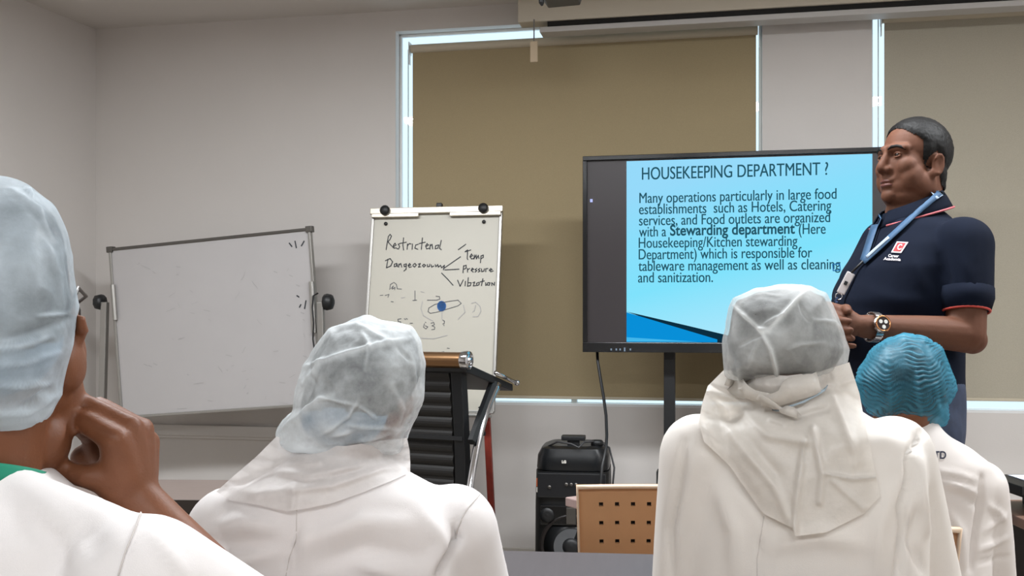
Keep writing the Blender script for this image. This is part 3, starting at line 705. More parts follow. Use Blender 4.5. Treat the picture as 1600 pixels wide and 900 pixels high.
o = MB().box(sp(0, -0.004, SH * 0.76), (SW * 0.92, 0.02, SH * 0.15), sr, 0.005).build('control_panel', mat('panel_black', (30, 31, 34), 0.3), t)
mb = MB()
for a in (-0.09, -0.02, 0.0, 0.02, 0.08): mb.lathe([(0.007, 0), (0.007, 0.006), (0.004, 0.008)], sp(a, -0.014, SH * 0.75 + (0.012 if abs(a) < 0.03 else 0)), -sy, 12)
mb.build('button', M_dalu, t)
mb = MB(); mb.box(sp(0, -0.004, SH * 0.58), (SW * 0.86, 0.02, SH * 0.12), sr, 0.006); mb.build('tweeter_panel', M_gloss, t)
for a in (-0.1, 0.1): MB().lathe([(0.03, 0), (0.03, 0.006), (0.012, 0.001), (0.0, 0.006)], sp(a, -0.014, SH * 0.58), -sy, 20).build('tweeter', M_black, t, True)
mb = MB(); mb.box(sp(0.0, -0.017, SH * 0.58), (0.04, 0.012, SH * 0.10), sr, 0.003); mb.build('divider', M_dalu, t)
wz = 0.27
MB().lathe([(0.13, 0), (0.132, 0.012), (0.12, 0.014), (0.115, 0.004)], sp(0, -0.002, wz), -sy, 40).build('woofer_ring', mat('woofer_rim', (20, 14, 14), 0.4), t, True)
MB().lathe([(0.115, 0.002), (0.06, -0.02 + 0.024), (0.0, 0.006)], sp(0, -0.004, wz), -sy, 40).build('woofer_cone', M_black, t, True)
# C-shaped grey reflector in front of the cone
vs = []; fs = []; n = 26
for i in range(n + 1):
    a = math.radians(70 + 215 * i / n)
    for r in (0.034, 0.072): vs.append(sp(r * math.cos(a), -0.016, wz + r * math.sin(a)))
for i in range(n): fs.append([2 * i, 2 * i + 1, 2 * i + 3, 2 * i + 2])
vs += [v - sy * 0.006 for v in vs]; h = 2 * (n + 1)
fs2 = [[x + h for x in f[::-1]] for f in fs]
for i in range(n): fs2 += [[2 * i, 2 * i + 2, 2 * i + 2 + h, 2 * i + h], [2 * i + 1, 2 * i + 1 + h, 2 * i + 3 + h, 2 * i + 3]]
mb = MB().add(vs, fs + fs2); mb.box(sp(0.018, -0.019, wz - 0.055), (0.012, 0.006, 0.05), sr); mb.build('woofer_emblem', M_grey, t)
MB().lathe([(0.036, 0), (0.036, 0.01), (0.02, 0.018), (0, 0.02)], sp(0.0, -0.012, wz), -sy, 24).build('dust_cap', M_black, t, True)
me = text_mesh('LG', 0.015, 0.001, 'CENTER'); a = get_co(me)
n_ = bpy.data.meshes.new('lettering'); n_.from_pydata([tuple(sp(p[0] - 0.03, -0.0125, SH * 0.895 + p[1])) for p in a], [], [list(p.vertices) for p in me.polygons]); link_mesh('lettering', n_, M_sticker, t)
MB().box(sp(-SW / 2 + 0.018, -0.006, SH * 0.775), (0.02, 0.006, 0.034), sr).build('orange_sticker', M_orange, t)
MB().box(sp(-SW / 2 + 0.018, -0.006, SH * 0.73), (0.02, 0.006, 0.02), sr).build('white_sticker', M_sticker, t)
MB().tube([sp(-0.10, 0.05, SH * 0.985), sp(-0.06, 0.02, SH + 0.012), sp(0.0, 0.0, SH + 0.006), sp(0.03, -0.012, SH * 0.99), sp(0.05, 0.02, SH + 0.012), sp(0.1, 0.1, SH + 0.008), sp(0.15, 0.12, SH * 0.97), sp(0.172, 0.1, SH * 0.85), sp(0.165, 0.06, SH * 0.72)], 0.004, 8).build('speaker_wire', mat('wire_grey', (60, 60, 62), 0.5), t, True)

# ------------------------------------------------------------------ desks
M_desk = mat('desk_laminate', (104, 92, 86), 0.45, var=0.08, vscale=14, stretch=(1, 12, 1))
M_desk_dark = mat('desk_edge_dark', (52, 44, 40), 0.45)
M_desk_brown = mat('desk_brown', (150, 116, 100), 0.4, var=0.07, vscale=14, stretch=(12, 1, 1))
M_desk_grey = mat('desk_grey', (74, 70, 73), 0.5, var=0.05, vscale=10, stretch=(12, 1, 1))
def desk(label, c, L, D, z, rz, m, edge, group=None, front=True):
    t = thing('desk', label, 'desk', (c[0], c[1], 0), rz, group)
    ins = 0.18 if L < 1.0 else 0.04
    def lb(name, cc, size, mm, bev=0.003): return MB().box(cc, size).build(name, mm, t, False, True, bev)
    lb('desktop', (0, 0, z - 0.0125), (L, D, 0.025), m)
    lb('edge_band', (0, -D / 2 - 0.0015, z - 0.0165), (L, 0.006, 0.033), edge, 0.001)
    for s in (-1, 1): lb('leg_panel', (s * (L / 2 - ins), 0, (z - 0.026) / 2), (0.03, D - 0.08, z - 0.026), M_desk_dark)
    if front: lb('modesty_panel', (0, D / 2 - 0.06, z - 0.026 - 0.16), (L - 0.03 - 2 * ins, 0.018, 0.32), M_desk_dark)
    return t
desk('grey-topped desk at the bottom, between the two hooded people', (0.12, 1.82), 1.25, 0.33, 0.75, math.radians(-6), M_desk_grey, M_desk_dark)
desk('dark brown desk in front of the whiteboard, left of the lectern', (-1.08, 2.90), 1.45, 0.34, 0.722, math.radians(-2), M_desk, M_desk_dark)
d_ = desk('pale pinkish desk between beige chair and the television stand', (0.87, 2.97), 0.95, 0.15, 0.716, math.radians(33), mat('desk_pink', (160, 138, 134), 0.35), M_desk_dark)
d_.location = P(883, 777, 2.80).xy.to_3d() + Matrix.Rotation(math.radians(33), 3, 'Z') @ Vector((0.475, -0.075, 0))
desk('brown-topped black desk at the right edge, carrying the black tray', (1.86, 2.57), 1.25, 0.30, 0.72, math.radians(-2), M_desk_brown, M_black)
# black tray-topped stand with a sheet of paper
q = P(1566, 757, 2.60); z0 = 0.72
t = thing('document_stand', 'black stepped stand with a white sheet, on the brown desk at the right edge', 'document stand', (q.x + 0.2, 2.6, z0))
MB().box((q.x + 0.22, 2.6, q.z + 0.0), (0.44, 0.20, 0.022), None, 0.003).build('tray', M_black, t)
MB().box((q.x + 0.24, 2.6, q.z - 0.022), (0.38, 0.18, 0.022), None, 0.003).build('step', M_black, t)
MB().box((q.x + 0.26, 2.6, (z0 + q.z - 0.03) / 2), (0.34, 0.16, q.z - 0.03 - z0), None, 0.003).build('pedestal', M_black, t)
pp = MB().box((q.x + 0.2, 2.6, q.z + 0.0125), (0.30, 0.15, 0.002)).build('paper_sheet', mat('paper', (225, 228, 238), 0.7))
tag(pp, 'white paper sheet lying on the black document stand', 'paper')

# ------------------------------------------------------------------ chairs
M_shell = mat('chair_shell', (204, 156, 114), 0.45, var=0.03, vscale=20)
M_rim = mat('chair_rim', (232, 206, 180), 0.45)
M_tubeblk = mat('chair_tube', (40, 40, 42), 0.35, 0.5)
def chair(label, loc, rz):
    t = thing('perforated_chair', label, 'chair', loc, rz, 'beige perforated plastic chairs')
    W, z0, z1, zt = 0.402, 0.52, 0.829, 0.0
    nx, nz = 9, 4; hs = 0.0050; px = 0.0365; pz = 0.044
    xs = sorted(set([-W / 2] + [k * px + s * hs for k in range(-4, 5) for s in (-1, 1)] + [W / 2]))
    zc = [z1 - 0.045 - k * pz for k in range(nz)]
    zs = sorted(set([z0] + [z + s * hs for z in zc for s in (-1, 1)] + [z1]))
    def sh(x, z): 
        q = abs(x) / (W / 2); k = (z - z0) / (z1 - z0)
        return Vector((x * (0.955 + 0.045 * k), -0.17 - 0.06 * k + 0.035 * (1 - q ** 2) * 0.5 + 0.02 * (1 - k) ** 2, z))
    vs = [sh(x, z) for z in zs for x in xs]; n = len(xs); fs = []
    hx = [k * px for k in range(-4, 5)]
    for j in range(len(zs) - 1):
        for i in range(n - 1):
            cx, cz = (xs[i] + xs[i + 1]) / 2, (zs[j] + zs[j + 1]) / 2
            if any(abs(cx - h) < hs * 0.5 for h in hx) and any(abs(cz - h) < hs * 0.5 for h in zc): continue
            fs.append([j * n + i, j * n + i + 1, (j + 1) * n + i + 1, (j + 1) * n + i])
    o = MB().add(vs, fs).build('backrest', M_shell, t, False, True)
    md = o.modifiers.new('thick', 'SOLIDIFY'); md.thickness = 0.006; md.offset = 0
    rim = [sh(-W / 2, z0 + (z1 - z0) * k / 10) for k in range(10)] + [sh(-W / 2 + W * k / 14, z1) for k in range(15)] + [sh(W / 2, z1 - (z1 - z0) * k / 10) for k in range(1, 11)]
    pad = [[Vector((sh(-W * 0.44 + W * 0.88 * i / 8, z0 + 0.02 + (z1 - z0 - 0.035) * j / 8))) + Vector((0, 0.016, 0)) for i in range(9)] for j in range(9)]  # dark sheet added behind the perforations so they read as shaded
    o = MB().add([p for r_ in pad for p in r_], [[j * 9 + i, j * 9 + i + 1, (j + 1) * 9 + i + 1, (j + 1) * 9 + i] for j in range(8) for i in range(8)]).build('hole_backing', mat('hole_shade', (46, 40, 38), 0.9), t, True, True)
    md = o.modifiers.new('thick', 'SOLIDIFY'); md.thickness = 0.016; md.offset = 0
    # flanged rim folded toward the sitter's back
    vs = []; fs = []
    for p in rim: vs += [p + Vector((0, 0.004, 0)), p + Vector((0, -0.014, 0.001)), p + Vector((0, -0.014, -0.004)) * 1.0 + Vector((-0.005 if p.x > 0 else 0.005, 0, -0.003)), p + Vector((-0.005 if p.x > 0 else 0.005, 0.004, -0.006))]
    for i in range(len(rim) - 1):
        for k in range(4): fs.append([4 * i + k, 4 * i + (k + 1) % 4, 4 * i + 4 + (k + 1) % 4, 4 * i + 4 + k])
    MB().add(vs, fs).build('rim', M_rim, t, True, True)
    # seat
    vs = []; fs = []; m = 12
    for j in range(m + 1):
        for i in range(m + 1):
            x = -0.21 + 0.42 * i / m; y = -0.19 + 0.42 * j / m
            z = 0.45 - 0.018 * math.cos(x / 0.21 * 1.4) - (0.03 * max(0, (j - m + 3) / 3) ** 2) + (0.05 * max(0, (2 - j) / 2) ** 2)
            vs.append(Vector((x * (1 - 0.06 * (1 - j / m)), y, z)))
    for j in range(m):
        for i in range(m): fs.append([j * (m + 1) + i, j * (m + 1) + i + 1, (j + 1) * (m + 1) + i + 1, (j + 1) * (m + 1) + i])
    o = MB().add(vs, fs).build('seat', M_shell, t, True, True); md = o.modifiers.new('thick', 'SOLIDIFY'); md.thickness = 0.008
    for s in (-1, 1):
        MB().tube([(s * 0.17, -0.185, 0.62), (s * 0.175, -0.17, 0.52), (s * 0.185, -0.14, 0.43), (s * 0.185, 0.0, 0.425)], 0.011, 10).build('back_support', M_tubeblk, t, True, True)
        MB().tube([(s * 0.185, 0.17, 0.43), (s * 0.2, 0.21, 0.22), (s * 0.21, 0.24, 0.0)], 0.011, 10).build('leg', M_tubeblk, t, True, True)
        MB().tube([(s * 0.185, -0.12, 0.43), (s * 0.2, -0.19, 0.22), (s * 0.21, -0.24, 0.0)], 0.011, 10).build('leg', M_tubeblk, t, True, True)
        MB().tube([(s * 0.185, -0.14, 0.428), (s * 0.185, 0.18, 0.428)], 0.011, 10).build('seat_rail', M_tubeblk, t, True, True)
    return t
def copy_chair(src, label, loc, rz):
    r = src.copy(); COL.objects.link(r); r.location = loc; r.rotation_euler = (0, 0, rz); r['label'] = label
    for ch in src.children:
        k = ch.copy(); COL.objects.link(k); k.parent = r
    return r
ch0 = chair('empty beige perforated chair between the two hooded people', (0.357, 2.52, 0), math.radians(-3))
SEATS = {}
# ------------------------------------------------------------------ people: builders
M_skin = mat('skin_brown', (116, 72, 48), 0.5, bump=0.15, bscale=350, var=0.10, vscale=14, sss=0.12, spec=0.35)
M_skin_man = mat('skin_man', (96, 62, 46), 0.62, bump=0.12, bscale=350, var=0.08, vscale=14, sss=0.12, spec=0.22)
M_hair = mat('black_hair', (13, 12, 12), 0.55, bump=0.5, bscale=260, stretch=(1, 1, 0.3), spec=0.2)
M_coat = mat('white_coat', (230, 226, 225), 0.85, bump=0.12, bscale=900, var=0.015, vscale=5)
M_coat_cream = mat('cream_coat', (230, 225, 219), 0.85, bump=0.12, bscale=900, var=0.02, vscale=5)
M_shirt = mat('white_shirt', (224, 218, 214), 0.85, bump=0.12, bscale=900, var=0.015, vscale=5)
M_polo = mat('navy_polo', (9, 17, 33), 0.9, bump=0.35, bscale=1100, var=0.06, vscale=30, spec=0.15)
M_jeans = mat('dark_denim', (44, 54, 76), 0.85, bump=0.4, bscale=900, var=0.15, vscale=60)
M_trouser = mat('grey_trousers', (60, 62, 70), 0.8, bump=0.2, bscale=500)
M_shoe = mat('black_shoe', (24, 22, 22), 0.4)

def frame(yaw, pitch=0.0, roll=0.0):
    """columns: right, forward, up of a body part facing yaw degrees clockwise from straight away"""
    return Matrix.Rotation(math.radians(-yaw), 3, 'Z') @ Matrix.Rotation(math.radians(pitch), 3, 'X') @ Matrix.Rotation(math.radians(roll), 3, 'Y')

def head_shapes(mb, c, R, s, ears=True, full=0.0):
    def e(p, r, Q=None): mb.ell(c + R @ (Vector(p) * s), [k * s for k in r], R if Q is None else R @ Q, 28, 18)
    def cp(a, b, ra, rb): mb.capsule(c + R @ (Vector(a) * s), c + R @ (Vector(b) * s), ra * s, rb * s)
    e((0, -0.012, 0.033), (0.077, 0.099, 0.085)); e((0, 0.032, -0.02), (0.066, 0.062, 0.088)); e((0, 0.034, -0.068), (0.056, 0.055, 0.046))
    e((0, 0.074, -0.096), (0.024, 0.020, 0.020)); e((0, -0.03, -0.03), (0.066, 0.062, 0.07))
    for k in (-1, 1):
        e((0.040 * k, 0.055, -0.022), (0.028, 0.032, 0.030)); e((0.048 * k, 0.018, -0.065), (0.018, 0.035, 0.03))
        cp((0.012 * k, 0.090, 0.024), (0.046 * k, 0.073, 0.024), 0.013, 0.012)
        e((0.013 * k, 0.097, -0.033), (0.010, 0.012, 0.009)); e((0.03 * k, 0.077, 0.003), (0.017, 0.012, 0.013))
        if ears:
            Q = Matrix.Rotation(0.35 * k, 3, 'Z') @ Matrix.Rotation(-0.2, 3, 'X')
            e((0.080 * k, -0.012, -0.015), (0.007, 0.017, 0.029), Q); e((0.077 * k, -0.003, -0.037), (0.007, 0.011, 0.013), Q)
            for q in range(7):
                a = 2.6 - q * 0.62
                p = lambda a: (0.086 * k, -0.014 - 0.0145 * math.cos(a), -0.012 + 0.0255 * math.sin(a))
                cp(p(a), p(a - 0.62), 0.0042, 0.0042)
    if full:
        e((0, 0.024, -0.094), (0.056, 0.056, 0.034))
        for k in (-1, 1): e((0.047 * k, 0.040, -0.048), (0.027, 0.036, 0.040)); e((0.056 * k, 0.005, -0.062), (0.022, 0.040, 0.036))
    cp((0, 0.090, 0.016), (0, 0.109, -0.024), 0.0095, 0.0125); e((0, 0.110, -0.029), (0.0125, 0.0125, 0.0105))
    e((0, 0.085, -0.057), (0.027, 0.011, 0.012)); e((0, 0.088, -0.060), (0.024, 0.010, 0.0065)); e((0, 0.086, -0.073), (0.021, 0.011, 0.0075))

def to_local(a, c, R, s): return ((a - np.array(c)) @ np.linalg.inv(np.array(R)).T) / s
def sculpt_face(a, no, c, R, s):
    """eye hollows, mouth line, nostril crease, ear bowl on the finished skin"""
    l = to_local(a, c, R, s); h = np.zeros(len(a))
    def g(p, r, k): return k * np.exp(-(((l - np.array(p)) / np.array(r)) ** 2).sum(1))
    for k in (-1, 1):
        h += g((0.016 * k, 0.088, 0.006), (0.006, 0.014, 0.008), -0.004)
        h += g((0.031 * k, 0.085, 0.014), (0.018, 0.014, 0.004), -0.002)
        h += g((0.024 * k, 0.092, -0.040), (0.005, 0.02, 0.014), -0.0022)
        h += g((0.092 * k, -0.010, -0.010), (0.012, 0.008, 0.014), -0.005)
        h += g((0.006 * k, 0.110, -0.040), (0.004, 0.012, 0.003), -0.003)
        h += g((0.033 * k, 0.09, -0.006), (0.016, 0.014, 0.003), -0.0012)
    h += g((0, 0.10, -0.0665), (0.024, 0.02, 0.0022), -0.0028)
    h += g((0, 0.09, -0.083), (0.018, 0.02, 0.005), -0.002)
    return a + no * (h * s)[:, None]

def hairline(l):
    """>0 inside the hair (head-local coordinates), in metres from the edge"""
    x, f, u = np.abs(l[:, 0]), l[:, 1], l[:, 2]
    fb = np.interp(u, [-0.075, -0.06, -0.03, -0.02, 0.0, 0.02, 0.045, 0.062, 0.08, 0.10, 0.13], [-0.09, -0.05, -0.035, 0.018, 0.028, 0.030, 0.034, 0.056, 0.070, 0.078, 0.09])
    d = fb - f
    ear = ((f + 0.012) / 0.023) ** 2 + ((u + 0.016) / 0.035) ** 2
    d = np.where((x > 0.062), np.minimum(d, (np.sqrt(ear) - 1) * 0.03), d)
    return d
def hair_from(me, c, R, s, thick=0.009, name='hair', sel=None, grow=0.0):
    a = get_co(me); no = get_no(me); l = to_local(a, c, R, s)
    d = hairline(l) + grow
    ok = (d > 0) & (l[:, 2] > -0.085) & (np.linalg.norm(l, axis=1) < 0.16)
    th = np.clip(0.001 + 0.35 * np.clip(d, 0, 1), 0, thick) + 0.0012 * noise_arr(a, 160, 3.0)
    idx = {}; vs = []; fs = []
    for p in me.polygons:
        v = list(p.vertices)
        if all(ok[i] for i in v):
            f = []
            for i in v:
                if i not in idx: idx[i] = len(vs); vs.append(a[i] + no[i] * max(th[i], 0.0006))
                f.append(idx[i])
            fs.append(f)
    m = bpy.data.meshes.new(name); m.from_pydata([tuple(v) for v in vs], [], fs); m.update(); return m

def cap_hair(mb, c, R, s):
    mb.ell(c + R @ (Vector((0, -0.020, 0.035)) * s), (0.083 * s, 0.096 * s, 0.087 * s), R, 32, 20)
    mb.ell(c + R @ (Vector((0, -0.055, -0.03)) * s), (0.066 * s, 0.05 * s, 0.055 * s), R, 24, 16)

def inflate(sil, ctr, Y0, df, db, nth=220, nph=110, pw=2.0, squash=1.0):
    """a rounded bag with the given outline, df deep toward the viewer's side and db deep on the far side"""
    sil = [np.array(p, float) for p in sil]; c = np.array(ctr, float); n = len(sil)
    R = []
    for k in range(nth):
        th = 2 * math.pi * k / nth; d = np.array([math.cos(th), math.sin(th)]); best = 0
        for i in range(n):
            p, q = sil[i] - c, sil[(i + 1) % n] - c; e = q - p; den = d[0] * e[1] - d[1] * e[0]
            if abs(den) < 1e-9: continue
            t = (p[0] * e[1] - p[1] * e[0]) / den; u = (p[0] * d[1] - p[1] * d[0]) / den
            if t > 0 and -1e-6 <= u <= 1 + 1e-6: best = max(best, t)
        R.append(best)
    R = np.array(R); R = (np.roll(R, 1) + 2 * R + np.roll(R, -1)) / 4
    Rs = R.copy()
    for _ in range(120): Rs = (np.roll(Rs, 1) + 2 * Rs + np.roll(Rs, -1)) / 4      # the crown is rounder than the rim
    vs = []; fs = []
    for j in range(nph + 1):
        ph = math.pi * j / nph; sn, cs = math.sin(ph), math.cos(ph)
        for k in range(nth):
            th = 2 * math.pi * k / nth; r = (R[k] * sn + Rs[k] * (1 - sn)) * (sn ** (2.0 / pw))
            Y = Y0 - (df if cs > 0 else db) * math.copysign(abs(cs) ** (2.0 / pw), cs)
            vs.append(P(c[0] + r * math.cos(th), c[1] + r * math.sin(th), Y))
    for j in range(nph):
        for k in range(nth): fs.append([j * nth + k, j * nth + (k + 1) % nth, (j + 1) * nth + (k + 1) % nth, (j + 1) * nth + k])
    mb = MB().add(vs, fs); me = mb.mesh('cap')
    bm = bmesh.new(); bm.from_mesh(me); bmesh.ops.remove_doubles(bm, verts=bm.verts, dist=1e-5); bmesh.ops.recalc_face_normals(bm, faces=bm.faces); bm.to_mesh(me); bm.free(); me.update()
    return me
def set_opacity(me, v):
    at = me.attributes.new('opacity', 'FLOAT', 'POINT'); at.data.foreach_set('value', np.asarray(v, np.float32))
def crumple(a, scale, seed, amp, oct=3):
    h = np.zeros(len(a)); k = scale; m = amp
    for i in range(oct):
        n = noise_arr(a, k, seed + i * 7.3); h += m * (1 - 2 * np.abs(n) * 1.6); k *= 1.9; m *= 0.5
    return h

def body_frame(yaw):
    f = Vector((math.sin(math.radians(yaw)), math.cos(math.radians(yaw)), 0)); return f, Vector((f.y, -f.x, 0))
def ring(c, f, r, z, a, b, sh=0.0, sx=0.0): return (Vector((c[0], c[1], z)) + f * sh + r * sx, r * a, f * b)

def hand_shapes(mb, wrist, idx, mid, rng_, lit, th, k=1.0):
    """each finger: list of joints; palm between the wrist and the knuckles"""
    for ch, r0, r1 in ((idx, 0.0105, 0.0078), (mid, 0.0108, 0.008), (rng_, 0.0102, 0.0076), (lit, 0.0092, 0.0068)):
        n = len(ch) - 1
        for i in range(n):
            a = r0 + (r1 - r0) * i / n; b = r0 + (r1 - r0) * (i + 1) / n; mb.capsule(ch[i], ch[i + 1], a * k, b * k, 14)
        mb.capsule(wrist, ch[0], 0.019 * k, 0.0125 * k, 14)
    n = len(th) - 1
    for i in range(n): mb.capsule(th[i], th[i + 1], (0.0185, 0.0135, 0.0115, 0.009)[i] * k, (0.0135, 0.0115, 0.009, 0.008)[i] * k, 14)
    mb.capsule(wrist, th[0], 0.02 * k, 0.018 * k, 14)
def simple_hand(mb, w, fwd, side, up, k=1.0, thumb=1):
    """slightly curled hand from the wrist along fwd; side = across towards the little finger"""
    def q(a, b, c): return w + fwd * (a * k) + side * (b * k) + up * (c * k)
    ch = []
    for b, L in ((-0.028, 0.9), (-0.009, 1.0), (0.010, 0.94), (0.028, 0.76)):
        ch.append([q(0.082 if abs(b) < 0.02 else 0.076, b, 0.006), q(0.082 + 0.040 * L, b * 1.08, 0.004), q(0.082 + 0.062 * L, b * 1.08, -0.010), q(0.082 + 0.074 * L, b * 1.05, -0.026)])
    th = [q(0.028, -0.030, -0.008), q(0.058, -0.048, -0.016), q(0.085, -0.052, -0.020), q(0.104, -0.048, -0.024)]
    hand_shapes(mb, w, ch[0], ch[1], ch[2], ch[3], th, k)

def strip_on(bvh, path, wpx, lift, name, m, parent, closed=False, thick=0.0015, smooth=True, sub=4):
    """a cloth band lying on a surface, path in photo px"""
    pts = []
    for (x0, y0), (x1, y1) in zip(path, path[1:]):
        for i in range(sub): pts.append((x0 + (x1 - x0) * i / sub, y0 + (y1 - y0) * i / sub))
    pts.append(path[-1]); vs = []; fs = []; last = None; ok = []
    for i, p in enumerate(pts):
        a = pts[max(i - 1, 0)]; b = pts[min(i + 1, len(pts) - 1)]; d = np.array([b[0] - a[0], b[1] - a[1]], float); d /= np.hypot(*d); n = np.array([-d[1], d[0]])
        w = wpx[0] + (wpx[1] - wpx[0]) * i / (len(pts) - 1) if isinstance(wpx, tuple) else wpx
        for t in (-0.5, 0.5):
            x, y = p[0] + n[0] * w * t, p[1] + n[1] * w * t; h, no = cast_px(bvh, x, y, lift)
            if h is None or (last is not None and abs(h.y - last) > 0.12): h = P(x, y, last if last else 2.5)
            last = h.y; vs.append(h)
    for i in range(len(pts) - 1): fs.append([2 * i, 2 * i + 1, 2 * i + 3, 2 * i + 2])
    o = MB().add(vs, fs).build(name, m, parent, smooth)
    md = o.modifiers.new('thick', 'SOLIDIFY'); md.thickness = thick; md.offset = 1.0; return o

def drape(bvh, top, bottom, left, right, nu, nv, lift, folds, seed, name, m, parent, rough=0.004, opac=0.0, yfall=1.5):
    """cloth sheet bounded by four photo-px curves, laid on what is below it"""
    def samp(c, t):
        c = np.array(c, float); L = np.r_[0, np.cumsum(np.hypot(*np.diff(c, axis=0).T))]; return np.array([np.interp(t * L[-1], L, c[:, k]) for k in (0, 1)])
    G = np.zeros((nv + 1, nu + 1, 2))
    for j in range(nv + 1):
        for i in range(nu + 1):
            u, v = i / nu, j / nv; T, B, Lf, Rt = samp(top, u), samp(bottom, u), samp(left, v), samp(right, v)
            G[j, i] = (1 - v) * T + v * B + (1 - u) * Lf + u * Rt - ((1 - u) * (1 - v) * np.array(top[0]) + u * (1 - v) * np.array(top[-1]) + (1 - u) * v * np.array(bottom[0]) + u * v * np.array(bottom[-1]))
    D = np.full((nv + 1, nu + 1), np.nan)
    for j in range(nv + 1):
        for i in range(nu + 1):
            h, no = cast_px(bvh, G[j, i, 0], G[j, i, 1], 0)
            if h is not None and h.y < yfall + 0.35: D[j, i] = h.y
    D0 = D.copy()
    for _ in range(60):                                   # fill the places where nothing lies behind
        m_ = np.isnan(D)
        if not m_.any(): break
        pad = np.pad(D, 1, constant_values=np.nan); nb = np.stack([pad[:-2, 1:-1], pad[2:, 1:-1], pad[1:-1, :-2], pad[1:-1, 2:]])
        with np.errstate(all='ignore'): mean = np.nanmean(nb, axis=0)
        D[m_] = mean[m_]
    D = np.nan_to_num(D, nan=yfall)
    base = D.copy()
    for _ in range(14):                                   # cloth bridges hollows: smooth, but never sink below the surface
        pad = np.pad(D, 1, mode='edge'); D = (pad[:-2, 1:-1] + pad[2:, 1:-1] + pad[1:-1, :-2] + pad[1:-1, 2:]) / 4; D = np.minimum(D, base)
    px = G.reshape(-1, 2); h = np.full(len(px), lift)
    for poly, w, hh in folds:
        d, t = poly_dist(px, poly); h += hh * np.exp(-(d / w) ** 2)
    P3 = np.array([P(x, y, Y) for (x, y), Y in zip(px, D.ravel())])
    h += rough * crumple(P3, 9, seed, 0.5, 3) + rough * 0.5
    h = np.maximum(h, 0.0025)
    vs = [P(x, y, Y - q) for (x, y), Y, q in zip(px, D.ravel(), h)]
    fs = [[j * (nu + 1) + i, j * (nu + 1) + i + 1, (j + 1) * (nu + 1) + i + 1, (j + 1) * (nu + 1) + i] for j in range(nv) for i in range(nu)]
    me = bpy.data.meshes.new(name); me.from_pydata([tuple(v) for v in vs], [], fs); me.update()
    set_opacity(me, np.full(len(vs), opac)); o = link_mesh(name, me, m, parent, True); return o

def finish_cloth(me, folds, seed, amp=0.0025, scale=7, stretch=(1, 1, 0.6)):
    a = get_co(me); no = get_no(me); h = fold_field(a, no, folds)
    h += amp * noise_arr(a, scale, seed, stretch) + amp * 0.5 * noise_arr(a, scale * 2.3, seed + 5, stretch)
    set_co(me, a + no * h[:, None])

